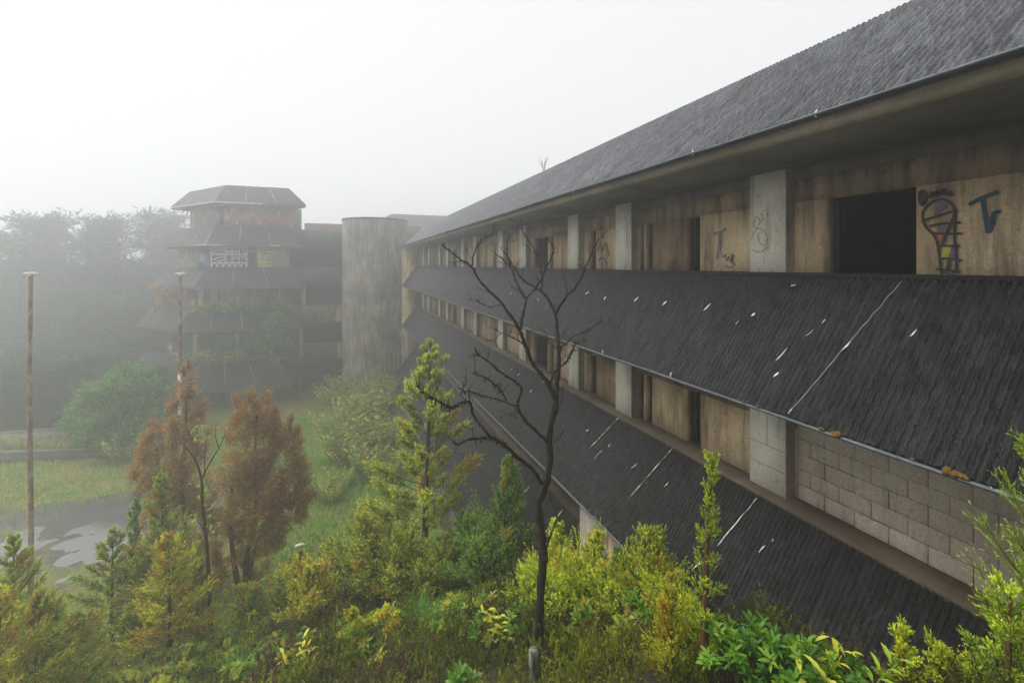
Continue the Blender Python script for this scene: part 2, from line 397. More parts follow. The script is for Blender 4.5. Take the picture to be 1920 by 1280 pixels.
def sheet_mesh(name, p_lo, p_hi, width, mat, seed, pitch=0.064, course=0.16, amp=0.019):
    # corrugated roofing, local y = 0..width, from the low edge (x,z) to the high edge (x,z)
    r = np.random.default_rng(seed)
    lo = np.array([p_lo[0], p_lo[1]]); hi = np.array([p_hi[0], p_hi[1]]); d = hi - lo; L = np.linalg.norm(d); d /= L
    nrm = np.array([-d[1], d[0]])
    if nrm[1] < 0: nrm = -nrm
    ncol = int(round(width / pitch)) * 4 + 1; nrow = int(L / 0.045) + 2
    yy = np.linspace(0, width, ncol); ss = np.linspace(0, L, nrow)
    S, Yq = np.meshgrid(ss, yy, indexing='ij')
    ridge = np.floor(Yq / pitch + 0.25); ph = r.uniform(-0.09, 0.09, 400)[ridge.astype(int) % 400]
    wob = 0.002 * vnoise(S, Yq, 0.16, seed + 3)
    h = amp * (2 * np.abs(np.cos(math.pi * (Yq + wob) / pitch)) ** 0.8 - 1)
    f = ((S + ph) / course) % 1.0
    edge = sstep(0, 0.08, Yq) * (1 - sstep(width - 0.08, width, Yq)) * (1 - 0.8 * sstep(L - 0.12, L, S))
    h = h + edge * (0.020 * (1 - f) - 0.010 + 0.005 * vnoise(S, Yq, 0.045, seed) + 0.006 * vnoise(S, Yq, 0.5, seed + 1) + r.normal(0, 0.003, S.shape))
    h = h + 0.02
    X = lo[0] + d[0] * S + nrm[0] * h; Z = lo[1] + d[1] * S + nrm[1] * h
    a = Acc(); idx = np.arange(nrow * ncol).reshape(nrow, ncol)
    ci = np.floor((S + ph) / course).astype(int); tint = r.uniform(0.15, 0.95, (400, 40))[ridge.astype(int) % 400, ci % 40]
    a.add(np.stack([X, Yq, Z], -1).reshape(-1, 3), Q=np.stack([idx[:-1, :-1], idx[:-1, 1:], idx[1:, 1:], idx[1:, :-1]], -1).reshape(-1, 4), C=np.repeat(tint.reshape(-1, 1), 3, 1))
    me = a.mesh(name); me.materials.append(mat); return me
PAN = 1.728
def lay_sheets(name, lo, hi, mat, ya, yb, seed):
    var = [sheet_mesh(name, lo, hi, PAN, mat, seed + k) for k in range(4)]
    y = ya; i = 0
    while y < yb - 0.3:
        o = put(name, var[int(rng.integers(4))], None, wing, world=True, loc=(0, y, 0))
        y += PAN - 0.002; i += 1
lay_sheets('roofing_sheet', (G_X, GUT[0]), (R_X, R_Z), M['roof'], Y0, Y1, 10)
lay_sheets('apron_sheet', (G_X, GUT[1]), (S_X, SILL[0] - 0.06), M['apron'], Y0, Y1, 20)
lay_sheets('apron_sheet', (G_X, GUT[2]), (S_X, SILL[1] - 0.06), M['apron'], Y0, Y1, 30)
A3Y = 8.4
A3X = 3.68
lay_sheets('apron_sheet', (A3X, GUT[3]), (S_X, SILL[2] - 0.06), M['apron'], A3Y, Y1, 40)
# roof body, soffit and slabs
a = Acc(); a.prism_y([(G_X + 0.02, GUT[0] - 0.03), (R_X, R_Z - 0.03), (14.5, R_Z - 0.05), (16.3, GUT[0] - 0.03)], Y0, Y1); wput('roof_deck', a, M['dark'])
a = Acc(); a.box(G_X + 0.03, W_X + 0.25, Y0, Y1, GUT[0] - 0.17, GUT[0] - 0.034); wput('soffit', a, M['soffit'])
for k in range(3):
    a = Acc()
    if k < 2:
        a.prism_y([(S_X - 0.005, SILL[k] - 0.07), (G_X + 0.03, GUT[k + 1] - 0.01), (G_X + 0.03, GUT[k + 1] - 0.045), (G_X + 0.25, GUT[k + 1] - 0.10), (W_X + 0.15, GUT[k + 1] - 0.10), (W_X + 0.15, SILL[k] - 0.07)], Y0, Y1)
    else:
        a.prism_y([(S_X - 0.005, SILL[k] - 0.07), (A3X + 0.03, GUT[3] - 0.01), (A3X + 0.03, -11), (W_X + 0.15, -11), (W_X + 0.15, SILL[k] - 0.07)], A3Y, Y1)
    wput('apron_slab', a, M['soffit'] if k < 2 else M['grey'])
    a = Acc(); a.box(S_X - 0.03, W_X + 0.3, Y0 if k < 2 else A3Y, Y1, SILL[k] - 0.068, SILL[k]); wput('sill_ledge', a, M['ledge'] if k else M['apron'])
    a = Acc(); a.box(W_X + 0.31, 14.2, Y0, Y1, SILL[k] - 0.5, SILL[k] - 0.25); wput('floor_slab', a, M['dark'])
# eave strips
for k, (gx, ya) in enumerate(((G_X, Y0), (G_X, Y0), (G_X, Y0), (A3X, A3Y))):
    y = ya; a = Acc()
    zz = GUT[k]
    yy = np.arange(ya, Y1 + 0.01, 0.5); jz = 0.014 * vnoise(yy, yy * 0, 2.3, k + 5) + 0.005 * vnoise(yy, yy * 0, 0.7, k + 9)
    P0 = np.stack([np.full_like(yy, gx - 0.055), yy, zz - 0.010 + jz], -1); P1 = P0 + [0, 0, 0.024]; P2 = P0 + [0.09, 0, 0.024]; P3 = P0 + [0.09, 0, 0]
    V = np.stack([P0, P1, P2, P3], 1).reshape(-1, 3); Q = []
    for i in range(len(yy) - 1):
        for j in range(4): Q.append((i * 4 + j, i * 4 + (j + 1) % 4, i * 4 + 4 + (j + 1) % 4, i * 4 + 4 + j))
    a.add(V, Q=Q); wput('eave_strip', a, M['gutter'])
# outer walls, partitions (closed box so the rooms are dark)
a = Acc(); a.box(14.2, 14.45, Y0, Y1, -10.6, GUT[0]); wput('back_wall', a, M['grey'])
a = Acc(); a.box(W_X + 0.002, 14.198, Y1 - 0.3, Y1 - 0.06, -10.6, GUT[0]); wput('end_wall', a, M['tan'])
a = Acc(); a.box(W_X + 0.002, 14.198, Y0 + 0.05, Y0 + 0.3, -10.6, GUT[0]); wput('end_wall', a, M['grey'])
a = Acc(); a.box(G_X + 0.02, W_X - 0.002, Y1 - 0.055, Y1 + 0.15, -10.9, GUT[0] - 0.18); wput('end_fin', a, M['tan'], 'tan end wall closing the terraces beside the round tower')

PIL = []                                              # pillar centres along the wing
for k in range(6):
    PIL += [4.78 + 5.78 * k, 8.30 + 5.80 * k]
PIL = [p for p in PIL if p < Y1 - 0.6]
PW = 0.58
def ywall(px): return float(on_x(px, HOR, W_X)[1])
openings_near = [(1718, 1548), (1313, 1287), (1223, 1211), (1207, 1197), (1118, 1105), (1027, 1000)]
OP = [(ywall(b_) if False else ywall(a_), ywall(b_)) for a_, b_ in openings_near]
OP.append((ywall(1038) , ywall(1031)))
k = 0
yb = 15.9
for (p0, p1) in zip(PIL[4:], PIL[5:] + [Y1]):
    g0, g1 = p0 + PW / 2, p1 - PW / 2
    if g1 - g0 > 2.0:
        if k % 2 == 0: OP += [(g0 + 0.75, g0 + 1.1), (g0 + 1.95, g0 + 2.2), (g1 - 0.28, g1 - 0.05)]
        else: OP += [(g1 - 1.35, g1 - 0.2), (g0 + 0.9, g0 + 1.1)]
        k += 1
    elif g1 - g0 > 0.8: OP += [(g0 + 0.45, g0 + 0.8)]
OP = sorted(OP)
seg = []
y = Y0 + 0.31
for o0, o1 in OP:
    if o0 > y: seg.append((y, o0))
    y = o1
seg.append((y, Y1 - 0.31))
HEAD = 0.85
WT = 0.16
BLOCK_Y = PIL[0] - PW / 2 - 0.03
for fl in range(2):
    z0 = SILL[fl] + 0.001; head = HEAD - STO * fl; top = GUT[0] - STO * fl - 0.172
    if fl == 1: top = GUT[1] - 0.102
    for i, (s0, s1) in enumerate(seg):
        if fl == 1 and s1 < BLOCK_Y + 0.3: continue
        if fl == 1: s0 = max(s0, BLOCK_Y + 0.001)
        a = Acc(); a.box(W_X + rng.uniform(-0.006, 0.006), W_X + WT, s0, s1, z0, head)
        wput('wall_panel', a, M['tan'] if rng.random() < 0.82 else M['tan_dark'])
    if fl == 0:
        a = Acc(); a.box(W_X - 0.008, W_X + WT, Y0 + 0.31, Y1 - 0.31, head + 0.001, 1.15); wput('lintel', a, M['lintel'])  # band above the openings, darker and more streaked than the wall panels
        a = Acc(); a.box(W_X - 0.05, W_X + WT + 0.02, Y0 + 0.31, Y1 - 0.31, 1.151, top + 0.001); wput('beam', a, M['beam'])  # top band under the soffit, darkest concrete of this wall
    else:
        a = Acc(); a.box(W_X - 0.008, W_X + WT, BLOCK_Y, Y1 - 0.31, head + 0.001, top + 0.001); wput('lintel', a, M['tan_dark'])
    for p in PIL:
        a = Acc(); a.box(C_X, W_X + 0.1, p - PW / 2, p + PW / 2, z0, top + 0.002)
        a.add([(C_X + 0.004, p - PW / 2 - 0.004, z0), (W_X + 0.02, p - PW / 2 - 0.004, z0), (W_X + 0.02, p - PW / 2 - 0.004, top), (C_X + 0.004, p - PW / 2 - 0.004, top)], Q=[(0, 1, 2, 3)])
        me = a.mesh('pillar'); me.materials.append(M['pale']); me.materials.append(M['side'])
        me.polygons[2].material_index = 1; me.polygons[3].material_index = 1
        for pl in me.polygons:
            if abs(pl.normal[1]) > 0.9: pl.material_index = 1  # pillar faces along the wing use the darker brown concrete
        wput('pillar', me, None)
    # frames of the doorways: thin reveals
    for o0, o1 in OP:
        if fl == 1 and o1 < BLOCK_Y: continue
        if o1 - o0 < 0.3 or o0 > 14: continue
        a = Acc(); a.box(W_X + WT + 0.005, W_X + WT + 0.06, o1 - 0.05, o1 + 0.02, z0, head); wput('door_frame', a, M['dark'])
# room partitions
for p in [BLOCK_Y - 3.2] + PIL:
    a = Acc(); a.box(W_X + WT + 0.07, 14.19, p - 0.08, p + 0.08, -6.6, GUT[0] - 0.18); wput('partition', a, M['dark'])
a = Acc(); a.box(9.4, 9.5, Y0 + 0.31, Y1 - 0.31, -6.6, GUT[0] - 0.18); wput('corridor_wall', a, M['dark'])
# low floor wall behind the third apron and the retaining wall near the bank
a = Acc(); a.box(W_X, W_X + WT, A3Y, Y1 - 0.31, SILL[2] + 0.001, GUT[2] - 0.102); wput('low_wall', a, M['block'])
a = Acc(); a.box(G_X + 0.35, G_X + 0.6, Y0, A3Y - 0.9, -8.0, GUT[2] - 0.102); wput('retaining_wall', a, M['tan'])
a = Acc(); a.box(G_X + 0.25, W_X + 0.1, A3Y - 0.899, A3Y - 0.02, -9.0, GUT[2] - 0.102); wput('retaining_wall', a, M['block'], 'grey block end wall where the lowest roofing apron stops')

# block wall filling the first bay of the middle floor
bw_ = put('block_wall', Acc().box(W_X + 0.016, W_X + WT, Y0 + 0.31, BLOCK_Y, SILL[1] + 0.001, GUT[1] - 0.103), M['mortar'], wing, world=True)
bw_['label'] = 'bare grey-brown concrete block infill with visible mortar joints'
bmesh_full = []
BL, BH = 0.37, 0.205
def blockmesh(l, h, seed):
    r = np.random.default_rng(seed); e = 0.006
    a = Acc(); x0, x1 = 0.0, 0.12
    V = [(e + r.uniform(0, .003), e, e), (e, l - e, e), (e + r.uniform(0, .003), l - e, h - e), (e, e, h - e),
         (2 * e, 0.0, 0.0), (2 * e, l, 0.0), (2 * e, l, h), (2 * e, 0, h), (0.1, 0, 0), (0.1, l, 0), (0.1, l, h), (0.1, 0, h)]
    a.add(V, Q=[(0, 3, 2, 1), (0, 1, 5, 4), (1, 2, 6, 5), (2, 3, 7, 6), (3, 0, 4, 7), (4, 5, 9, 8), (5, 6, 10, 9), (6, 7, 11, 10), (7, 4, 8, 11)])
    me = a.mesh('concrete_block'); me.materials.append(M['block']); return me
bvar = [blockmesh(BL - 0.009, BH - 0.009, s) for s in range(4)]
row = 0; z = SILL[1] + 0.003
while z < GUT[1] - 0.12:
    y = BLOCK_Y - 0.004; first = True
    h = min(BH, GUT[1] - 0.105 - z)
    while y > 0.2:
        l = BL * (0.5 if (first and row % 2) else 1.0); first = False
        if l == BL and h == BH: me = bvar[int(rng.integers(4))]
        else: me = blockmesh(l - 0.009, h - 0.009, int(rng.integers(99)))
        o = put('concrete_block', me, None, bw_, loc=(W_X + rng.uniform(-0.006, 0.004), y - l + 0.0045, z)); y -= l
    row += 1; z += BH
# mortar smears standing proud on some joints
for j in range(16):
    rr = int(rng.integers(1, 7)); zz = SILL[1] + 0.001 + rr * BH; ya = rng.uniform(1.6, 4.1); ln = rng.uniform(0.12, 0.45)
    a = Acc(); pts = np.linspace(0, ln, 5); V = []
    for q in pts: V += [(W_X - 0.007, ya + q, zz - rng.uniform(0.001, 0.006)), (W_X - 0.007, ya + q, zz + rng.uniform(0.001, 0.006))]
    a.add(V, Q=[(2 * i, 2 * i + 1, 2 * i + 3, 2 * i + 2) for i in range(4)])
    o = put('mortar_smear', a, M['paint_grey'], bw_); 
# panel joints on the near middle-floor pillar
for zf in (0.33, 0.62):
    a = Acc(); a.box(C_X - 0.003, C_X + 0.01, PIL[0] - PW / 2 + 0.01, PIL[0] + PW / 2 - 0.01, SILL[1] + zf, SILL[1] + zf + 0.008); wput('joint_line', a, M['side'])
a = Acc(); a.box(C_X - 0.003, C_X + 0.01, PIL[0] - 0.004, PIL[0] + 0.004, SILL[1] + 0.63, GUT[1] - 0.11); wput('joint_line', a, M['side'])

# white sealant left on the joints and flakes on the aprons
def apron_pt(fl, px, py, lift=0.05):
    lo = np.array([G_X, GUT[fl + 1]]); hi = np.array([S_X, SILL[fl] - 0.06])
    if fl == 2: lo = np.array([A3X, GUT[3]]); hi = np.array([S_X, SILL[2] - 0.06])
    d = (hi - lo) / np.linalg.norm(hi - lo); nr = np.array([-d[1], d[0]]); nr = nr if nr[1] > 0 else -nr
    q = pdir(px, py)[[0, 2]]; base = lo + nr * lift
    t = (base @ nr) / (q @ nr); return pdir(px, py) * t
def flake_strip(P, wd, seed, mat='white', name='sealant_strip', gaps=0.0):
    r = np.random.default_rng(seed); P = np.asarray(P); n = max(4, int(np.linalg.norm(P[-1] - P[0]) / 0.035))
    ts = np.linspace(0, 1, n); L = np.linspace(0, 1, len(P))
    Q = np.stack([np.interp(ts, L, P[:, i]) for i in range(3)], -1)
    side = np.array([0, 1.0, 0]); up = np.array([0, 0, 0.006]); a = Acc(); V = []
    g_ = np.convolve((r.random(n) < gaps).astype(float), [0.5, 1, 0.5], 'same').clip(0, 1)
    jj = np.convolve(r.uniform(-1, 1, n), [0.25, 0.5, 0.25], 'same') * wd * 0.9
    for i in range(n):
        k_ = (1 - 0.93 * g_[i]) * (0.3 if i in (0, n - 1) else 1.0); w0, w1 = wd * k_ * r.uniform(0.35, 1.25, 2); c_ = Q[i] + side * jj[i]
        V += [c_ - side * w0, c_ + side * w1, c_ + side * w1 - up, c_ - side * w0 - up]
    F_ = [(4 * i + q, 4 * i + (q + 1) % 4, 4 * i + 4 + (q + 1) % 4, 4 * i + 4 + q) for i in range(n - 1) for q in range(4)]
    a.add(V, Q=F_ + [(0, 3, 2, 1), (4 * n - 4, 4 * n - 3, 4 * n - 2, 4 * n - 1)])
    if a.n: wput(name, a, M[mat])
flake_strip([apron_pt(0, 1690, 527), apron_pt(0, 1583, 652), apron_pt(0, 1478, 774)], 0.010, 1, gaps=0.68)
flake_strip([apron_pt(1, 1420, 932), apron_pt(1, 1345, 1022)], 0.008, 2, gaps=0.12)
flake_strip([apron_pt(1, 1262, 838), apron_pt(1, 1180, 932)], 0.008, 3, gaps=0.35)
flake_strip([apron_pt(1, 1160, 782), apron_pt(1, 1105, 840)], 0.011, 4, gaps=0.5)
flake_strip([apron_pt(1, 1315, 1050), apron_pt(1, 1296, 1070)], 0.016, 5, gaps=0.1)
flake_strip([apron_pt(2, 1055, 955), apron_pt(2, 1020, 1000)], 0.02, 6, gaps=0.3)
flake_strip([apron_pt(2, 992, 912), apron_pt(2, 970, 938)], 0.02, 16, gaps=0.3)
for i, (fl, x0, y0, x1, y1, wd) in enumerate([(0, 1720, 617, 1705, 630, 0.009), (0, 1416, 586, 1408, 592, 0.014), (0, 1333, 568, 1322, 582, 0.013), (0, 1250, 564, 1243, 572, 0.013), (0, 1197, 556, 1189, 565, 0.014),
        (0, 1137, 556, 1130, 562, 0.016), (0, 1104, 546, 1099, 551, 0.018), (0, 1548, 598, 1540, 605, 0.006), (0, 1524, 618, 1512, 629, 0.003), (0, 1490, 533, 1486, 536, 0.016), (0, 1475, 652, 1455, 675, 0.004), (0, 1460, 697, 1452, 706, 0.010),
        (1, 1435, 1022, 1423, 1034, 0.008), (1, 1447, 1014, 1452, 1009, 0.006), (1, 1252, 904, 1246, 911, 0.012), (1, 1195, 868, 1186, 877, 0.008), (1, 1145, 832, 1139, 837, 0.012), (1, 1104, 804, 1099, 808, 0.012), (1, 1130, 843, 1110, 862, 0.004),
        (1, 1023, 712, 1018, 718, 0.014), (1, 998, 730, 992, 736, 0.014), (1, 975, 700, 972, 704, 0.014), (1, 960, 690, 957, 694, 0.012), (0, 1010, 560, 1006, 563, 0.016), (0, 960, 548, 957, 551, 0.016), (0, 1385, 600, 1379, 607, 0.005)]):
    jx_ = rng.uniform(-4, 4, 2)
    flake_strip([apron_pt(fl, x0, y0), apron_pt(fl, (x0 + x1) / 2 + jx_[0] * 0.5, (y0 + y1) / 2), apron_pt(fl, x1 + jx_[1], y1)], wd * rng.uniform(0.7, 1.5), 40 + i, name='paint_flake')
# small white clips on the eave strips
for fl, px, py in ((0, 1530, 215), (0, 1299, 288), (0, 1075, 360), (1, 1130, 661), (1, 1258, 704)):
    p = on_x(px, py, G_X - 0.04); a = Acc()
    a.tube([p + [0, 0, -0.03], p + [0, 0.01, 0.01], p + [0, -0.01, 0.045]], [0.006, 0.011, 0.007], 6); wput('eave_clip', a, M['white'])
def blob(a, c, r, seed, sub=(8, 6), sq=(1, 1, 1), C=None, rough=0.25):
    rr = np.random.default_rng(seed); nu, nv = sub; V = []
    ph = rr.uniform(0, 6, 6)
    for j in range(nv + 1):
        th = math.pi * j / nv
        for i in range(nu):
            f = 2 * math.pi * i / nu
            d = np.array([math.sin(th) * math.cos(f), math.sin(th) * math.sin(f), math.cos(th)])
            k = 1 + rough * (math.sin(3 * d[0] + ph[0]) * math.sin(4 * d[1] + ph[1]) + 0.6 * math.sin(6 * d[2] + 5 * d[0] + ph[2])) + rr.uniform(-rough, rough) * 0.3
            V.append(np.array(c) + d * k * r * np.array(sq))
    Q = [(j * nu + i, j * nu + (i + 1) % nu, (j + 1) * nu + (i + 1) % nu, (j + 1) * nu + i) for j in range(nv) for i in range(nu)]
    a.add(V, Q=Q, C=C); return a
for i, (px, py, r) in enumerate([(1540, 802, 0.022), (1567, 812, 0.028), (1776, 881, 0.030), (1795, 889, 0.034), (1810, 893, 0.022), (1710, 858, 0.012), (1420, 760, 0.014), (1394, 752, 0.012)]):
    p = on_x(px, py, G_X - 0.055) + [0, 0, -0.008]; a = Acc()
    for q in range(5): blob(a, p + rng.uniform(-1, 1, 3) * [0.01, r * 0.9, r * 0.25], r * rng.uniform(0.55, 0.9), i * 9 + q, (9, 6), (0.8, 1.15, 1.0))
    wput('moss_clump', a, M['moss'])

# graffiti: thin sprayed strokes on the walls
def ribbon(a, P, wd, nrm):
    P = np.asarray(P, float)
    ts = np.linspace(0, 1, max(2, len(P) * 4)); L = np.linspace(0, 1, len(P))
    Q = np.stack([np.interp(ts, L, P[:, i]) for i in range(3)], -1)
    if len(P) > 2:
        for _ in range(2): Q[1:-1] = (Q[:-2] + 2 * Q[1:-1] + Q[2:]) / 4
    T = np.gradient(Q, axis=0); T /= np.linalg.norm(T, axis=1)[:, None] + 1e-9
    S = np.cross(T, nrm) * wd / 2
    V = np.stack([Q - S, Q + S], 1).reshape(-1, 3)
    a.add(V, Q=[(2 * i, 2 * i + 1, 2 * i + 3, 2 * i + 2) for i in range(len(Q) - 1)]); return a
NX = np.array([-1.0, 0, 0])
def wz(zx, zy): return on_x(1700 + zx / 4.74, 250 + zy / 4.74, W_X - 0.0105)
def strokes(name, lines, wd, mat, conv, nrm=NX, parent=None, label=None):
    a = Acc()
    for k, ln in enumerate(lines): ribbon(a, np.array([conv(*p) for p in ln]) + np.array(nrm) * 0.0007 * k, wd, nrm)
    o = put(name, a, M[mat], parent or wing, world=True)
    if label: o['label'] = label
    return o
strokes('graffiti_letter', [[(550, 635), (610, 600), (670, 570), (740, 545), (815, 515)], [(675, 575), (685, 660), (700, 760), (722, 885)], [(722, 885), (755, 810), (772, 705), (800, 700), (830, 688)]], 0.034, 'paint_teal', wz, label='dark teal sprayed letters on tan wall')
def fill(name, pts, mat, conv, n=NX, lift=0.0):
    a = Acc(); V = np.array([conv(*p) for p in pts]) - np.array(n) * 0.001
    a.add(V, T=[(0, i, i + 1) for i in range(1, len(V) - 1)]); put(name, a, M[mat], wing, world=True)
fill('graffiti_patch', [(320, 1005), (398, 1010), (372, 1104), (305, 1100)], 'paint_yellow', wz)
fill('graffiti_patch', [(282, 830), (388, 818), (350, 890), (292, 892)], 'paint_purple', wz)
fill('graffiti_patch', [(230, 720), (275, 635), (340, 600), (355, 655)], 'paint_purple', wz)
fill('graffiti_patch', [(274, 908), (326, 908), (300, 992)], 'paint_orange', wz)
fill('graffiti_patch', [(212, 850), (268, 832), (270, 886)], 'paint_yellow', wz)
fill('graffiti_patch', [(395, 1020), (432, 1020), (440, 1100), (380, 1102)], 'paint_purple', wz)
fill('graffiti_patch', [(345, 1215), (405, 1215), (405, 1250), (345, 1250)], 'paint_purple', wz)
strokes('graffiti_drawing', [[(142, 775), (138, 700), (180, 640), (255, 592), (330, 580), (400, 622), (432, 690), (412, 745), (392, 800), (350, 895), (312, 990)],
    [(140, 775), (180, 850), (240, 900), (270, 960), (288, 1080), (300, 1190), (312, 1255)], [(432, 690), (422, 800), (424, 950), (440, 1080), (440, 1245)],
    [(140, 778), (300, 722), (450, 680)], [(200, 822), (330, 800), (480, 792)], [(255, 888), (370, 893), (492, 890)], [(300, 1000), (470, 1000)], [(300, 1110), (390, 1112), (490, 1130)], [(262, 1205), (470, 1228)], [(382, 1118), (350, 1245)]],
    0.022, 'paint_black', wz, label='sprayed black outline of a balloon shape over a ladder')
strokes('graffiti_cloud', [[(122, 515), (118, 590), (140, 640), (168, 600), (160, 520), (122, 515)], [(205, 575), (235, 520), (262, 560), (275, 510), (300, 545), (330, 495), (350, 540), (390, 525), (395, 560)]], 0.040, 'paint_black', wz)
def wall_at(X): return lambda x, y: on_x(x, y, X)
strokes('graffiti_scribble', [[(1412, 420), (1418, 405), (1426, 412), (1419, 432), (1412, 420)], [(1408, 450), (1416, 428), (1432, 430), (1440, 448), (1436, 462), (1424, 456), (1420, 440), (1430, 434)], [(1426, 400), (1432, 408), (1424, 420)], [(1410, 468), (1424, 474), (1438, 464)]], 0.012, 'paint_grey', wall_at(C_X - 0.003))
strokes('graffiti_scribble', [[(1336, 440), (1350, 436), (1362, 428)], [(1349, 437), (1348, 462), (1344, 485)], [(1352, 437), (1351, 470)]], 0.045, 'paint_lilac', wall_at(W_X - 0.0105))
strokes('graffiti_tag', [[(1352, 472), (1356, 485), (1360, 474), (1363, 492), (1366, 478), (1370, 494), (1372, 476)], [(1372, 496), (1373, 476), (1378, 480), (1373, 486), (1378, 498)], [(1360, 498), (1368, 502), (1374, 499)]], 0.014, 'paint_black', wall_at(W_X - 0.0105))
strokes('graffiti_tag', [[(1246, 440), (1238, 436), (1236, 458), (1246, 462)], [(1250, 455), (1255, 450), (1256, 460), (1262, 440), (1262, 462), (1268, 446)], [(1240, 478), (1250, 470), (1262, 474)]], 0.02, 'paint_lilac', wall_at(W_X - 0.0105))
strokes('graffiti_tag', [[(1121, 470), (1126, 452), (1130, 474), (1136, 450), (1142, 480)], [(1122, 488), (1130, 482), (1138, 495)]], 0.04, 'paint_black', wall_at(W_X - 0.0105))
strokes('graffiti_tag', [[(1136, 668), (1130, 676), (1135, 684), (1138, 674), (1131, 672)], [(1132, 672), (1142, 676)]], 0.02, 'paint_black', wall_at(W_X - 0.0105))

# ------------------------------------------------------------------ round stair tower
tc = (2.55, 38.4); TR = 2.5
tower = thing('stair_tower', 'tall round concrete stair tower at the inner corner of the hotel', 'tower', (tc[0], tc[1], -9.5))
NS = 20
for k in range(NS):                                   # board-marked segments
    a0 = 2 * math.pi * k / NS + 0.002; a1 = 2 * math.pi * (k + 1) / NS - 0.002; a = Acc(); V = []; n = 4
    dr = rng.uniform(-0.012, 0.012)
    for j in range(n + 1):
        f = a0 + (a1 - a0) * j / n
        V += [(TR + dr) * np.array([math.cos(f), math.sin(f), 0]) + [0, 0, -1.5], (TR + dr) * np.array([math.cos(f), math.sin(f), 0]) + [0, 0, 13.0]]
    a.add(V, Q=[(2 * j, 2 * j + 2, 2 * j + 3, 2 * j + 1) for j in range(n)])
    put('wall_segment', a, M['tower'], tower)
a = Acc(); a.prism_z([(math.cos(f) * (TR + 0.03), math.sin(f) * (TR + 0.03)) for f in np.arange(48) * 2 * math.pi / 48], 13.0, 13.14); put('coping', a, M['grey'], tower)

# ------------------------------------------------------------------ stepped pavilion wing at the far side of the court
pav = thing('hotel_pavilion', 'grey five-storey hotel block with stacked sloped roofs and graffiti in fog', 'building', (-7, 42, -10.5))
def pput(name, acc, mat): return put(name, acc, M[mat] if isinstance(mat, str) else mat, pav, world=True)
FY = 38.1
ch = np.array([-0.62, 0.785])
def plan(cx, rx, off=0.0, back=52.0, chlen=6.6, slant=0.0):
    # offset outline of one storey: chamfered left side, straight front
    c0 = np.array([cx, FY]); cl = c0 + ch * chlen
    n1 = np.array([-ch[1], -ch[0] * 0]) ; nl = np.array([-0.785, -0.62])
    p0 = c0 + np.array([-off * 0.62 * 0.62, -off]); pl = cl + nl * off
    return [tuple(pl), tuple(p0), (rx + off, FY - off), (rx + off - slant, back), (pl[0] + slant * 0.4, back)]
LV = [(4.56, -8.6, -2.5), (1.48, -9.1, -2.7), (1.48 - STO, -9.8, -2.7), (1.48 - 2 * STO, -10.8, -2.7), (-9.05, -12.0, -3.6)]   # eave z, corner x, right end x
def band(a, lo, hi, zlo, zhi):
    n = len(lo); V = [(x, y, zlo) for x, y in lo] + [(x, y, zhi) for x, y in hi]
    a.add(V, Q=[(i, i + 1, i + 1 + n, i + n) for i in range(n - 1)])
def quad_sheet(p00, p10, p01, p11, nu, nv, amp, seed):
    p = [np.array(q, float) for q in (p00, p10, p01, p11)]
    u = np.linspace(0, 1, nu)[:, None, None]; v = np.linspace(0, 1, nv)[None, :, None]
    P = (1 - u) * (1 - v) * p[0] + u * (1 - v) * p[1] + (1 - u) * v * p[2] + u * v * p[3]
    nr = np.cross(p[1] - p[0], p[2] - p[0]); nr /= np.linalg.norm(nr)
    if nr[2] < 0: nr = -nr
    r = np.random.default_rng(seed)
    h = amp * (np.arange(nu)[:, None] % 2) + 0.012 * (np.arange(nv)[None, :] % 3) + r.normal(0, 0.006, (nu, nv))
    P = P + nr * h[..., None]; a = Acc(); idx = np.arange(nu * nv).reshape(nu, nv)
    a.add(P.reshape(-1, 3), Q=np.stack([idx[:-1, :-1], idx[1:, :-1], idx[1:, 1:], idx[:-1, 1:]], -1).reshape(-1, 4)); return a
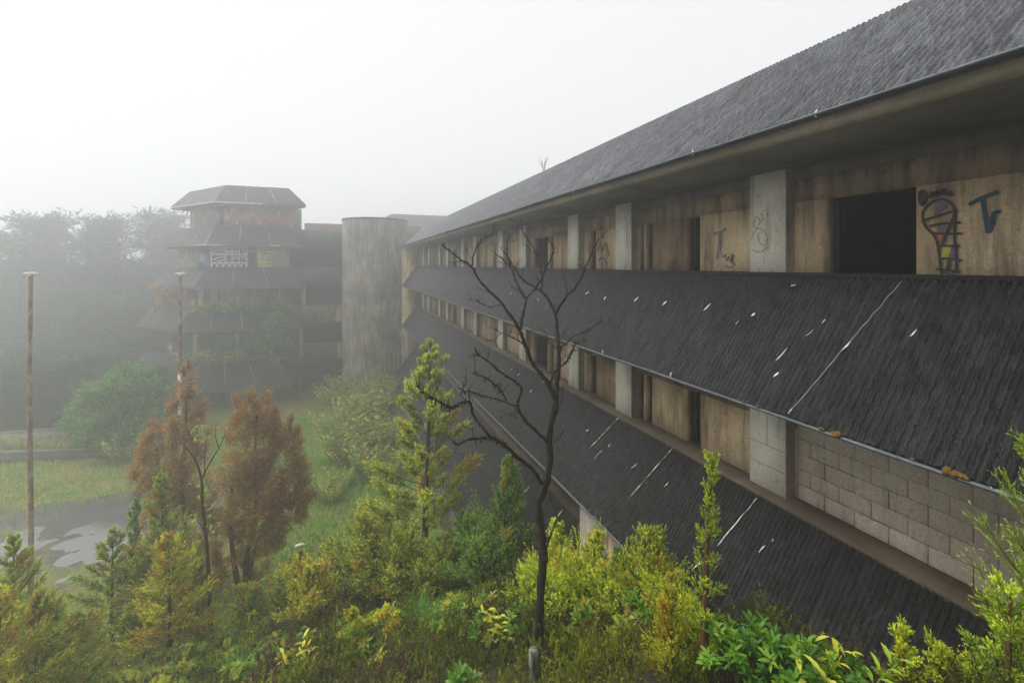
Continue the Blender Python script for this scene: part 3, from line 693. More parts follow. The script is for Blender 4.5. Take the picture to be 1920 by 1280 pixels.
for k, (ez, cx, rx) in enumerate(LV):
    rise = 1.42 if k != 4 else 2.1
    rin = 1.35 if k == 0 else (1.05 if k < 4 else 1.9)
    bk = dict(back=44.6, slant=3.2) if k == 0 else {}
    eo = plan(cx, rx, 0.0, **bk); ei = plan(cx, rx, -rin, **bk)
    for s in range(3):                              # sloped faces, split into sheets
        e0, e1, i0, i1 = np.array(eo[s]), np.array(eo[s + 1]), np.array(ei[s]), np.array(ei[s + 1])
        L = np.linalg.norm(e1 - e0); ns = max(1, int(round(L / 2.2)))
        if s == 2 and k > 0: continue
        for j in range(ns):
            f0, f1 = j / ns, (j + 1) / ns
            q = [np.append(e0 + (e1 - e0) * f0, ez), np.append(e0 + (e1 - e0) * f1, ez), np.append(i0 + (i1 - i0) * f0, ez + rise), np.append(i0 + (i1 - i0) * f1, ez + rise)]
            pput('roofing_sheet', quad_sheet(*q, 30, 14, 0.016, k * 31 + s * 7 + j), 'far_roof')
            if s == 1 and 0 < j < ns:
                a = Acc(); b0, b1 = q[0] + [0, -0.05, 0.06], q[2] + [0, -0.05, 0.06]
                V = []
                for m_ in range(14):
                    c_ = b0 + (b1 - b0) * m_ / 13; wd = rng.uniform(0.006, 0.02) * (0.25 if rng.random() < 0.25 else 1); V += [c_ - [wd, 0, 0], c_ + [wd, 0, 0]]
                a.add(V, Q=[(2 * i_, 2 * i_ + 1, 2 * i_ + 3, 2 * i_ + 2) for i_ in range(13)])
                if a.n: pput('sealant_strip', a, 'polewhite')
    # slab under the eave, body wall of the storey below
    a = Acc(); a.prism_z(plan(cx, rx, -0.04, **bk), ez - 0.16, ez - 0.02); pput('eave_slab', a, 'grey')
    if k == 0:
        a = Acc(); a.prism_z(plan(cx, rx, -rin, **bk), ez + rise - 0.08, ez + rise); pput('flat_roof', a, 'grey')
    zt = ez - 0.161
    nz = LV[k + 1][0] + (1.42 if k < 3 else 2.1) if k < 4 else -10.9
    back = -rin - (0.05 if k < 4 else 1.2)
    pl = plan(cx, rx, back, **bk)
    cx_w = pl[1][0]; y_w = pl[1][1]
    if k == 0: pl[2] = (float(on_y(565, HOR, y_w)[0]), y_w)
    def facew(px): return on_y(px, HOR, y_w)[0]
    def solid(x0, x1, z0, z1, mat='side', nm='wall_panel', dy=0.0, th=0.25):
        a = Acc(); a.box(x0, x1, y_w - dy, y_w + th, z0, z1); return pput(nm, a, mat)
    left = Acc(); c0 = np.array(pl[1]); c1 = np.array(pl[0])
    if k == 0:
        xs_ = [cx_w, facew(398), facew(411), pl[2][0]]
        solid(xs_[0], xs_[1], nz - 0.3, zt, 'tower'); solid(xs_[2], xs_[3], nz - 0.3, zt, 'tower'); solid(xs_[1], xs_[2], zt - 0.35, zt, 'tower'); solid(xs_[1], xs_[2], nz - 0.3, nz + 0.15, 'tower')
        a = Acc(); a.box(facew(420), facew(552), y_w - 0.012, y_w - 0.002, nz + 0.05, zt - 0.12); pput('mural', a, 'mural')['label'] = 'faded red and white painted mural'
        band(left, [tuple(c1), tuple(c0 + (-0.001, 0))], [tuple(c1), tuple(c0 + (-0.001, 0))], nz - 0.3, zt); pput('side_wall', left, 'tower')
        a = Acc(); tt = ch / np.linalg.norm(ch); m0 = c0 + tt * 0.6; m1 = c0 + tt * 1.9; nn = np.array([-0.785, -0.62]) * 0.012
        a.add([(*(m0 + nn), nz + 0.2), (*(m1 + nn), nz + 0.2), (*(m1 + nn), nz + 1.15), (*(m0 + nn), nz + 0.95)], Q=[(0, 1, 2, 3)]); pput('graffiti_patch', a, 'paint_blue')
        a = Acc(); band(a, [(pl[2][0] - 0.02, y_w + 0.2), pl[3], pl[4]], [(pl[2][0] - 0.02, y_w + 0.2), pl[3], pl[4]], nz - 0.3, zt); pput('side_wall', a, 'tower')
    elif k == 1:
        e = [cx_w, facew(372), facew(393), facew(396), facew(463), facew(482), facew(513), facew(516), pl[2][0]]
        solid(e[0], e[1], nz - 0.3, zt, 'tower'); solid(e[1], e[2], nz - 0.3, zt, 'grey'); solid(e[3], e[4], nz - 0.3, zt, 'grey'); solid(e[5], e[6], nz - 0.3, zt, 'grey'); solid(e[6] + 0.001, e[8], nz - 0.3, zt, 'side')
        solid(e[4], e[5], zt - 0.3, zt, 'grey')
        a = Acc(); a.box(e[1] + 0.05, e[2], y_w - 0.012, y_w - 0.002, nz + 0.05, zt - 0.55); pput('graffiti_patch', a, 'paint_blue')
        a = Acc(); a.box(e[5] + 0.02, e[6] - 0.02, y_w - 0.012, y_w - 0.002, nz + 0.02, zt - 0.05); o = pput('painted_panel', a, 'paint_ochre'); o['label'] = 'yellow painted panel with dark scribbles'
        z_a, z_b = nz + 0.05, zt - 0.03
        def F(u_, v_): return np.array([e[3] + (e[4] - e[3]) * u_, y_w - 0.013, z_a + (z_b - z_a) * v_])
        lines = [[(0, 0), (0, 1)], [(1, 0), (1, 1)], [(0, 1), (0.5, 1), (1, 1)], [(0, .7), (1, .7)], [(0, .62), (1, .62)], [(.4, .2), (.4, 1)], [(.58, .2), (.58, 1)], [(.78, .2), (.78, 1)], [(0, .72), (.2, .9), (.4, .98)], [(1, .72), (.85, .95)], [(.4, .85), (.78, .85)], [(.4, .78), (.78, .78)],
                 [(0, .35), (.2, .5), (.4, .5)], [(.05, .4), (.2, .3), (.35, .35), (.4, .45)], [(.6, .4), (.68, .55), (.78, .4)], [(.78, .5), (.9, .55), (1, .4)], [(0, .22), (1, .22)]]
        for q in range(6):
            u0 = q / 6; lines.append([(u0 + .01, 0), (u0 + .04, .18), (u0 + .08, .22), (u0 + .13, .18), (u0 + .15, 0)])
        strokes('graffiti_drawing', lines, 0.05, 'paint_white', F, nrm=np.array([0, -1.0, 0]), parent=pav, label='white sprayed line drawing of arches and windows')
        def F2(u_, v_): return np.array([e[5] + (e[6] - e[5]) * u_, y_w - 0.0145, z_a + (z_b - z_a) * v_])
        strokes('graffiti_drawing', [[(.05, .9), (.4, .85), (.9, .92)], [(.1, .75), (.5, .7), (.95, .75)], [(.05, .5), (.3, .62), (.6, .5), (.95, .6)], [(.1, .35), (.4, .45), (.5, .3), (.9, .4)], [(.05, .2), (.5, .15), (.95, .2)], [(.3, .2), (.45, .75)], [(.65, .1), (.75, .5)]], 0.035, 'paint_black', F2, nrm=np.array([0, -1.0, 0]), parent=pav)
        band(left, [tuple(c1), tuple(c0 + (-0.001, 0))], [tuple(c1), tuple(c0 + (-0.001, 0))], nz - 0.3, zt); pput('side_wall', left, 'tower')
    elif k in (2, 3):
        posts = (372, 400, 470, 520, 565) if k == 2 else (362, 440, 505, 560)
        for q, px in enumerate(posts):
            x = facew(px); solid(x, x + 0.3, nz - 0.3, zt, 'tan' if q == 0 else 'side', 'post')
        a = Acc(); a.box(cx_w, pl[2][0], y_w + 1.6, y_w + 1.8, nz - 0.3, zt); pput('room_wall', a, 'side' if k == 2 else 'grey')
        solid(cx_w, pl[2][0], nz - 0.3, nz + 0.10, 'grey', 'parapet', dy=0.02, th=0.18)
        band(left, [tuple(c1), tuple(c0 + (-0.001, 0))], [tuple(c1), tuple(c0 + (-0.001, 0))], nz - 0.3, nz + 0.2); pput('side_parapet', left, 'grey')
        l2 = Acc(); off2 = np.array([0.9, 1.2]); band(l2, [tuple(c1 + off2), tuple(c0 + off2)], [tuple(c1 + off2), tuple(c0 + off2)], nz - 0.3, zt); pput('side_wall', l2, 'grey')
        if k == 2:
            solid(facew(401), facew(455), nz + 0.1, zt - 0.1, 'tower', dy=-0.3, th=0.2)
            def F3(u_, v_): return np.array([facew(401) + (facew(455) - facew(401)) * u_, y_w + 0.285, nz + 0.2 + 1.0 * v_])
            strokes('graffiti_drawing', [[(.05, .8), (.05, .3), (.4, .1), (.9, .3), (.95, .8)], [(.2, .5), (.5, .6), (.8, .5)], [(.1, .9), (.9, .9)]], 0.05, 'paint_white', F3, nrm=np.array([0, -1.0, 0]), parent=pav)
    else:
        for px in (330, 420, 500, 560):
            x = facew(px); solid(x, x + 0.35, -10.9, zt, 'grey', 'post')
        a = Acc(); a.box(cx_w, pl[2][0] + 3, y_w + 3.0, y_w + 3.2, -10.9, zt); pput('room_wall', a, 'dark')
        a = Acc(); x = facew(396); a.box(x, x + 0.55, y_w + 2.95, y_w + 2.99, -9.9, -9.1); pput('notice_board', a, 'polewhite')
# inner core so that no light falls through
a = Acc(); a.prism_z(plan(-8.9, -2.8, -4.2), -10.8, 2.6); pput('core', a, 'dark')
# stair ramp under the last eave
s0 = on_y(520, 776, 38.4); s1 = on_y(607, 729, 40.6); a = Acc()
for dx in (0.0,):
    V = [s0, s1, s1 + [0, 0, 0.45], s0 + [0, 0, 0.45]]; V = V + [v + [0.15, 0.5, 0] for v in V]
    a.add(V, Q=[(0, 1, 2, 3), (7, 6, 5, 4), (3, 2, 6, 7), (0, 4, 5, 1), (0, 3, 7, 4), (1, 5, 6, 2)])
pput('stair_ramp', a, 'ledge')
a = Acc(); a.box(s0[0] - 1.6, s0[0] + 0.1, s0[1] - 0.02, s0[1] + 0.9, s0[2] - 0.1, s0[2] + 0.3); pput('landing', a, 'grey')
for px in (570, 603):
    p = on_y(px, 770, 39.4); a = Acc(); a.box(p[0] - 0.1, p[0] + 0.1, p[1] - 0.1, p[1] + 0.1, -10.6, p[2] + 0.6 + (px - 570) * 0.02); pput('ramp_post', a, 'tan_dark')

# link corridor between the pavilion and the tower
link = thing('link_corridor', 'open concrete corridors stacked between the grey block and the round tower', 'building', (-1, 42, -10.5))
def lput(name, acc, mat): return put(name, acc, M[mat], link, world=True)
LX0, LX1, LY = -4.6, 1.0, 40.4
for k in range(4):
    zc = 1.48 - STO * k
    a = Acc(); a.box(LX0, LX1, LY, LY + 0.25, zc - 0.05, zc + 1.40); lput('parapet', a, 'grey' if k != 2 else 'tan_dark')
    a = Acc(); a.box(LX0, LX1, LY + 0.251, LY + 3.4, zc - 0.25, zc - 0.05); lput('slab', a, 'grey')
    a = Acc(); a.box(LX0, LX1, LY - 0.015, LY - 0.002, zc + 1.30, zc + 1.36); lput('edge_strip', a, 'side')
a = Acc(); a.box(LX0, LX1, LY + 3.401, LY + 3.6, -10.8, 2.7); lput('back_wall', a, 'dark')
a = Acc(); a.box(LX0, LX1, LY + 0.251, LY + 3.4, 2.72, 2.88); lput('roof', a, 'grey')
for px, z0, z1 in ((636, -4.7 + 0.001, -3.4), (638, -7.7, -6.5)):
    x = on_y(px, HOR, LY)[0]; a = Acc(); a.box(x - 0.25, x + 0.25, LY - 0.03, LY - 0.016, z0, z1); lput('orange_panel', a, 'tan')

# rear blocks whose parapets and roof show above the corner
rear = thing('rear_block', 'low rear parapet wall with orange graffiti behind the round tower', 'building', (3, 46, -10.5))
RY = 45.0
xl = on_y(571, HOR, RY)[0]
a = Acc(); a.box(xl, 12, RY, RY + 0.25, -6, on_y(600, 419, RY)[2]); put('parapet', a, M['grey'], rear, world=True)
a = Acc(); a.box(xl, 12, RY + 0.251, RY + 6, -6, on_y(600, 424, RY)[2]); put('body', a, M['grey'], rear, world=True)
def RG(x, y): return on_y(x, y, RY - 0.006)
letters = [[(601, 424), (602, 431), (605, 427), (608, 431), (610, 424)], [(612, 431), (612, 424), (616, 428), (612, 428), (617, 431)], [(619, 431), (622, 425), (625, 431)], [(628, 431), (628, 424), (632, 424), (628, 428), (633, 431)], [(635, 424), (636, 431), (640, 431), (641, 424)]]
strokes('graffiti_letter', letters, 0.13, 'paint_orange', RG, nrm=np.array([0, -1.0, 0]), parent=rear, label='orange block letters sprayed on the parapet')
letters2 = [[(768, 431), (768, 424), (774, 431), (774, 424)], [(777, 424), (778, 431), (783, 431), (784, 424)], [(787, 431), (787, 424), (791, 428), (787, 428)], [(795, 424), (795, 431), (800, 431)], [(803, 431), (806, 424), (809, 431)]]
strokes('graffiti_letter', letters2, 0.13, 'paint_orange', RG, nrm=np.array([0, -1.0, 0]), parent=rear, label='orange block letters sprayed beside the tower')
rp = thing('rear_pavilion', 'pale hipped roof of a far hotel block behind the parapet', 'building', (8, 58, -10.5))
RPY = 56.0
p0, p1 = on_y(703, 416, RPY), on_y(900, 416, RPY); zt = on_y(735, 401, RPY + 1.6)[2]; xr = on_y(735, 401, RPY + 1.6)[0]
a = Acc(); a.add([(p0[0], RPY, p0[2]), (p1[0], RPY, p0[2]), (p1[0], RPY + 1.6, zt), (xr, RPY + 1.6, zt), (p0[0], RPY + 9, p0[2]), (xr, RPY + 7.4, zt), (p1[0], RPY + 7.4, zt), (p1[0], RPY + 9, p0[2])],
    Q=[(0, 1, 2, 3), (0, 3, 5, 4), (3, 2, 6, 5), (4, 5, 6, 7)]); put('roof', a, M['far_roof'], rp, world=True)
a = Acc(); a.box(p0[0] + 0.8, p1[0], RPY + 0.8, RPY + 8, -6, p0[2] + 0.01); put('wall', a, M['tower'], rp, world=True)

# ------------------------------------------------------------------ flag poles
def pole(px, d, ptop, label, white_from=None):
    b = at(px, HOR, d); z0 = gz(b[0], b[1]) - 0.1; zt = at(px, ptop, d)[2]
    t = thing('flag_pole', label, 'pole', (b[0], b[1], z0), 'rusty poles in the court')
    H = zt - z0; n = 24; zs = np.linspace(0, H, n); P = np.stack([0.012 * np.sin(zs * 0.7), 0.01 * np.cos(zs * 0.5), zs], -1)
    if white_from is None: put('shaft', Acc().tube(P, np.linspace(0.075, 0.052, n), 12), M['rust'], t)
    else:
        k = int(n * (white_from - z0) / H)
        put('shaft', Acc().tube(P[k:], np.linspace(0.066, 0.054, n - k), 12), M['rust'], t)
        put('painted_base', Acc().tube(P[:k + 1], np.linspace(0.078, 0.068, k + 1), 12), M['polewhite'], t)['label'] = 'flaking white painted lower length'
    a = Acc(); a.tube([(0, 0, H), (0, 0, H + 0.05)], [0.07, 0.08], 12); a.tube([(-0.17, 0, H + 0.05), (-0.12, 0, H + 0.08), (0.12, 0, H + 0.09), (0.2, 0, H + 0.06)], [0.03, 0.05, 0.05, 0.03], 8)
    put('cap', a, M['polewhite'], t)
pole(57, 14.6, 518, 'rusty flag pole with flat cap standing beside the puddle')
pole(338, 18.6, 517, 'rusty flag pole with white painted base behind the brown tree', at(338, 705, 18.6)[2])

# low walls at the edge of the court
def lowwall(pA, pB, h, th, label, mat):
    A, B = np.array(pA), np.array(pB); d = (B - A) / np.linalg.norm(B - A); s = np.array([-d[1], d[0]]) * th / 2
    z0 = -10.75; zt = -10.5 + h
    t = thing('low_wall', label, 'wall', ((A + B)[0] / 2, (A + B)[1] / 2, -10.6))
    a = Acc(); poly = [A - s, B - s, B + s, A + s]; a.prism_z([tuple(p) for p in poly], z0, zt); put('wall_body', a, M[mat], t, world=True)
    a = Acc(); s2 = s * 1.25; a.prism_z([tuple(p) for p in (A - s2, B - s2, B + s2, A + s2)], zt + 0.001, zt + 0.05); put('coping', a, M['grey'], t, world=True)
def gp(px, py, z=-10.5):
    q = pdir(px, py); return (q * (z / q[2]))[:2]
lowwall(gp(-60, 868), gp(215, 858), 0.5, 0.3, 'low dark kerb wall along the overgrown edge of the court', 'grey')
lowwall(gp(0, 838), gp(160, 826), 0.8, 0.25, 'grey parapet wall behind the yellow ginger plants', 'side')

# ------------------------------------------------------------------ vegetation builders
def unit(v): return v / (np.linalg.norm(v, axis=-1, keepdims=True) + 1e-9)
def lerp(a, b, t): return a + (b - a) * t
PAL = {   # base, mid, tip, odd colour, odd share
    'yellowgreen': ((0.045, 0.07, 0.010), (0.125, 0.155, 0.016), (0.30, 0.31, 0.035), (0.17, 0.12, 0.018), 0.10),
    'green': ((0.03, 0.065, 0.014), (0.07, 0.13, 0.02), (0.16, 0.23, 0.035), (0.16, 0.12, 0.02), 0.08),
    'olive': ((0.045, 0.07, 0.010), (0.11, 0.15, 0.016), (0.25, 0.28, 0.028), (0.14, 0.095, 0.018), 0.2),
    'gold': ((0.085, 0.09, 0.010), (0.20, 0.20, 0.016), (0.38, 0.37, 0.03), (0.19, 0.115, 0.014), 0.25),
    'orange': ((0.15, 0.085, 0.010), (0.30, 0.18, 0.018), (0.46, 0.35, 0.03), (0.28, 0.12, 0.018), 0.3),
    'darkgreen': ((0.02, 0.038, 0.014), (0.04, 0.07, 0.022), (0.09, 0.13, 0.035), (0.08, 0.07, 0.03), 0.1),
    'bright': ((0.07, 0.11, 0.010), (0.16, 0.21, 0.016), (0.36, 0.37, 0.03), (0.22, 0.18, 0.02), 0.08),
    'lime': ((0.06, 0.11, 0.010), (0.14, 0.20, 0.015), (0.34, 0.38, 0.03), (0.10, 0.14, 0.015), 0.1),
}
def needles(acc, S, D, L, curl, col0, col1, k, nl, nw, r):
    # S start, D direction, L length of B branchlets; k needle triangles on each
    B = len(S)
    s = (np.tile(np.linspace(0.06, 1.0, k), (B, 1)) + r.uniform(-0.05, 0.05, (B, k)))
    P = S[:, None, :] + D[:, None, :] * (L[:, None] * s)[..., None] + curl[:, None, :] * ((s ** 2) * L[:, None])[..., None]
    ax = unit(D[:, None, :] + 2 * curl[:, None, :] * s[..., None])
    rad = unit(np.cross(ax, unit(r.normal(0, 1, (B, k, 3)))))
    wv_ = np.cross(ax, rad)
    nd = unit(ax * 0.75 + rad * 0.75)
    ln = nl * r.uniform(0.7, 1.3, (B, k)) * (1.05 - 0.35 * s)
    tip = P + nd * ln[..., None]; b0 = P - wv_ * nw / 2 - ax * nl * 0.2; b1 = P + wv_ * nw / 2 - ax * nl * 0.2
    V = np.stack([b0, b1, tip], 2).reshape(-1, 3)
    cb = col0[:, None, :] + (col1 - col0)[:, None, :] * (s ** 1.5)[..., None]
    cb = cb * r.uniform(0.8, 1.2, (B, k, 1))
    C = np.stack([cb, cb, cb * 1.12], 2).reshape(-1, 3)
    acc.add(V, T=np.arange(B * k * 3).reshape(-1, 3), C=C)
    # thin stems of the branchlets
    e = S + D * L[:, None] + curl * L[:, None]
    sd = unit(np.cross(D, unit(r.normal(0, 1, (B, 3))))) * nw * 0.45
    acc.add(np.stack([S - sd, S + sd, e], 1).reshape(-1, 3), T=np.arange(B * 3).reshape(-1, 3), C=np.repeat(col0 * 0.8, 3, 0))

def conifer(H, R, nb, seed, pal, k=9, nl=0.045, nw=0.014, per=16, low=0.06, up=0.5, power=0.85, lean=0.02, blen=0.34, trunk=True, bare=0.18, thin=0.12):
    r = np.random.default_rng(seed); c0, c1, c2, co, share = [np.array(x) if isinstance(x, tuple) else x for x in PAL[pal]]
    tr = Acc(); cr = Acc()
    zs = np.linspace(0, H, 9); bx = lean * H * np.sin(zs / H * 2.2 + r.uniform(0, 6)); by = lean * H * np.cos(zs / H * 1.7 + r.uniform(0, 6)); bx -= bx[0]; by -= by[0]
    P = np.stack([bx, by, zs], -1); P[0, 2] = -0.15
    tr.tube(P, np.linspace(0.018 * H ** 0.9 + 0.008, 0.004, 9), 7)
    S, D, L, CU, K0, K1 = [], [], [], [], [], []
    for i in range(nb):
        t = low + (0.985 - low) * ((i + r.uniform(0, 1)) / nb) ** 0.92
        az = i * 2.39996 + r.uniform(-0.5, 0.5)
        l = R * ((1 - t) / (1 - low)) ** power * r.uniform(0.42, 1.3) + 0.05 * R
        if r.random() < thin: l *= 0.4
        el = up * r.uniform(0.5, 1.3) + 0.5 * t - 0.25 * (1 - t)
        d = np.array([math.cos(az) * math.cos(el), math.sin(az) * math.cos(el), math.sin(el)])
        b = np.array([np.interp(t * H, zs, bx), np.interp(t * H, zs, by), t * H])
        cv = np.array([0, 0, r.uniform(0.12, 0.4)]) - d * 0.1
        n = max(5, int(per * (0.45 + 0.75 * l / R)))
        ss = np.linspace(bare, 1.0, n)
        wood = np.linspace(0, 1, 5)
        Pw = b + d * (l * wood)[:, None] + cv * ((wood ** 2) * l)[:, None]
        tr.tube(Pw, np.linspace(0.0055 * (l + 0.25) + 0.002, 0.0015, 5), 4, caps=False)
        odd = r.random() < share
        base = co if odd else lerp(c0, c1, r.uniform(0, 1)); tp = lerp(co, c2, 0.4) if odd else lerp(c1, c2, r.uniform(0.3, 1))
        tang = unit(d + 2 * cv * 0.5); sd_ = unit(np.cross(tang, [0, 0, 1.0])); upv = np.cross(sd_, tang)
        for j, s in enumerate(ss):
            p = b + d * l * s + cv * s * s * l
            ps = j * 2.4 + r.uniform(-0.5, 0.5)
            rad = sd_ * math.cos(ps) + upv * math.sin(ps) * 0.75
            dd = unit(tang * r.uniform(0.55, 0.95) + rad * r.uniform(0.5, 0.85) + np.array([0, 0, 0.12]))
            if s > 0.97: dd = tang
            S.append(p); D.append(dd); L.append((blen * l * (1.05 - 0.6 * s) + 0.10 * R ** 0.5 * 0.5) * r.uniform(0.7, 1.25))
            CU.append(tang * 0.25 + np.array([0, 0, r.uniform(-0.05, 0.22)])); K0.append(base * r.uniform(0.75, 1.15)); K1.append(tp * r.uniform(0.8, 1.15))
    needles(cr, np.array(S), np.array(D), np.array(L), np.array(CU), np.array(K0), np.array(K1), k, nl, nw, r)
    # secondary sprays half way along each branchlet thicken the plumes
    S_, D_, L_ = np.array(S), np.array(D), np.array(L)
    sel = r.random(len(S_)) < 0.75
    n = sel.sum()
    D2 = unit(D_[sel] + 0.8 * unit(r.normal(0, 1, (n, 3))))
    needles(cr, S_[sel] + D_[sel] * (L_[sel] * r.uniform(0.2, 0.7, n))[:, None], D2, L_[sel] * 0.55, np.array(CU)[sel] * 0.6, np.array(K0)[sel], np.array(K1)[sel], max(4, k - 2), nl, nw, r)
    return tr, cr

def place_conifer(px, pytop, d, R, pal, nb, seed, label, name='conifer', dz=0.0, **kw):
    b = at(px, HOR, d); z0 = gz(b[0], b[1]) + dz; H = at(px, pytop, d)[2] - z0
    t = thing(name, label, 'tree', (b[0], b[1], z0), 'young conifers on the bank')
    sc = max(d, 3.0)
    kw.setdefault('nl', 0.0055 * sc ** 0.85 + 0.014); kw.setdefault('nw', 0.0021 * sc + 0.003)
    tr, cr = conifer(H, R, nb, seed, pal, **kw)
    put('trunk', tr, M['redbark'] if d < 5 else M['bark'], t); put('crown', cr, M['leaf'], t)
    return t

def leaf_faces(acc, P, D, N, L, W, C, fold=0.25, droop=0.25):
    # folded pointed leaves; D direction, N rough up normal
    D = unit(D); Sd = unit(np.cross(D, N)); N = np.cross(Sd, D); L = L[:, None]; W = W[:, None]
    dn = np.array([0, 0, -1.0]) * droop
    m1 = P + D * L * 0.38 + dn * L * 0.08 - N * W * fold * 0.5; m2 = P + D * L * 0.72 + dn * L * 0.35 - N * W * fold * 0.4; tip = P + D * L + dn * L * 0.75
    l1 = m1 + Sd * W * 0.5 + N * W * fold; r1 = m1 - Sd * W * 0.5 + N * W * fold
    l2 = m2 + Sd * W * 0.36 + N * W * fold; r2 = m2 - Sd * W * 0.36 + N * W * fold
    V = np.stack([P, m1, m2, tip, l1, r1, l2, r2], 1).reshape(-1, 3); n = len(P); o = np.arange(n)[:, None] * 8
    T = np.concatenate([o + np.array([f]) for f in [(0, 1, 4), (0, 5, 1), (2, 3, 6), (2, 7, 3)]]); Q = np.concatenate([o + np.array([f]) for f in [(1, 2, 6, 4), (1, 5, 7, 2)]])
    CC = np.repeat(C, 8, 0).reshape(n, 8, 3) * np.array([0.8, 0.95, 1.0, 1.1, 1.0, 1.0, 1.05, 1.05])[None, :, None]
    acc.add(V, T=T, Q=Q, C=CC.reshape(-1, 3))

def leafy_bush(H, R, ntw, seed, cols, ll=0.10, lw=0.035, per=9, stem=True, whorl=True):
    r = np.random.default_rng(seed); st = Acc(); lf = Acc(); P, D, N, L, W, C = [], [], [], [], [], []
    cols = np.array(cols)
    for i in range(ntw):
        az = r.uniform(0, 6.283); rad = R * math.sqrt(r.uniform(0, 1)); h = H * r.uniform(0.35, 1.0) * (1 - 0.35 * (rad / R) ** 2)
        e = np.array([rad * math.cos(az), rad * math.sin(az), h]); b = np.array([e[0] * 0.25, e[1] * 0.25, -0.05])
        mid = lerp(b, e, 0.55) + np.array([0, 0, 0.12 * h])
        if stem: st.tube([b, mid, e], [0.006 * H + 0.003, 0.004 * H + 0.002, 0.002], 4, caps=False)
        tg = unit(e - mid); col = cols[int(r.integers(len(cols)))] * r.uniform(0.75, 1.2)
        for j in range(per):
            q = 1 - 0.06 * j * 6 / per * r.uniform(0.6, 1.3); p = lerp(mid, e, max(0.0, q))
            a = j * 2.4 + r.uniform(-0.3, 0.3); s1 = unit(np.cross(tg, [0.3, 0.2, 0.93])); s2 = np.cross(s1, tg)
            o = s1 * math.cos(a) + s2 * math.sin(a)
            P.append(p); D.append(o * (0.6 + 0.07 * j) + tg * (0.75 - 0.06 * j)); N.append(tg + 0.3 * np.array([0, 0, 1])); L.append(ll * r.uniform(0.6, 1.2)); W.append(lw * r.uniform(0.8, 1.2)); C.append(col * r.uniform(0.85, 1.15))
    leaf_faces(lf, np.array(P), np.array(D), np.array(N), np.array(L), np.array(W), np.array(C)); return st, lf

def ginger(H, n, seed, cols, ll=0.34, lw=0.065, spread=0.5):
    r = np.random.default_rng(seed); a = Acc(); cols = np.array(cols); P, D, N, L, W, C = [], [], [], [], [], []
    for i in range(n):
        az = r.uniform(0, 6.283); o = np.array([math.cos(az), math.sin(az), 0]); b = o * spread * 0.5 * math.sqrt(r.uniform(0, 1)); h = H * r.uniform(0.55, 1.05); le = r.uniform(0.15, 0.55)
        ts = np.linspace(0, 1, 5); Pq = b + o * (le * h * ts ** 1.8)[:, None] + np.array([0, 0, 1]) * (h * ts)[:, None] * (1 - 0.15 * le)
        col = cols[int(r.integers(len(cols)))]
        a.tube(Pq - [0, 0, 0.03], np.linspace(0.010, 0.004, 5), 4, C=col * 0.8, caps=False)
        m = int(6 + 5 * r.random()); side = np.cross(o, [0, 0, 1.0]); sw = r.uniform(-0.5, 0.5); side = unit(side + o * sw)
        for j in range(m):
            t = 0.28 + 0.72 * j / (m - 1); p = np.array([np.interp(t, ts, Pq[:, q]) for q in range(3)])
            sg = 1 if j % 2 else -1
            P.append(p); D.append(side * sg * 0.8 + np.array([0, 0, 0.6]) + o * 0.25); N.append(np.array([0, 0, 1.0]) - side * sg * 0.4); L.append(ll * r.uniform(0.7, 1.1)); W.append(lw * r.uniform(0.8, 1.1)); C.append(col * r.uniform(0.8, 1.2))
    leaf_faces(a, np.array(P), np.array(D), np.array(N), np.array(L), np.array(W), np.array(C), 0.2, 0.4); return a

def strap_clump(H, n, seed, cols):
    r = np.random.default_rng(seed); a = Acc(); cols = np.array(cols)
    for i in range(n):
        az = r.uniform(0, 6.283); o = np.array([math.cos(az), math.sin(az), 0]); s = np.array([-o[1], o[0], 0]); L = H * r.uniform(0.7, 1.25); re = r.uniform(0.25, 0.8); w_ = 0.018 * r.uniform(0.7, 1.2) + 0.012 * H
        ts = np.linspace(0, 1, 7); Pq = o * (0.03 + re * L * ts ** 1.5)[:, None] + np.array([0, 0, 1]) * (L * (ts - 0.55 * re * ts ** 2.6))[:, None]
        wd = w_ * np.array([0.8, 1, 1, 0.95, 0.8, 0.5, 0.05]); V = np.stack([Pq - s * wd[:, None] / 2, Pq - [0, 0, 0.006], Pq + s * wd[:, None] / 2], 1).reshape(-1, 3)
        Q = [(3 * i_ + j, 3 * i_ + j + 1, 3 * i_ + j + 4, 3 * i_ + j + 3) for i_ in range(6) for j in range(2)]
        a.add(V, Q=Q, C=cols[int(r.integers(len(cols)))] * r.uniform(0.8, 1.2))
    return a

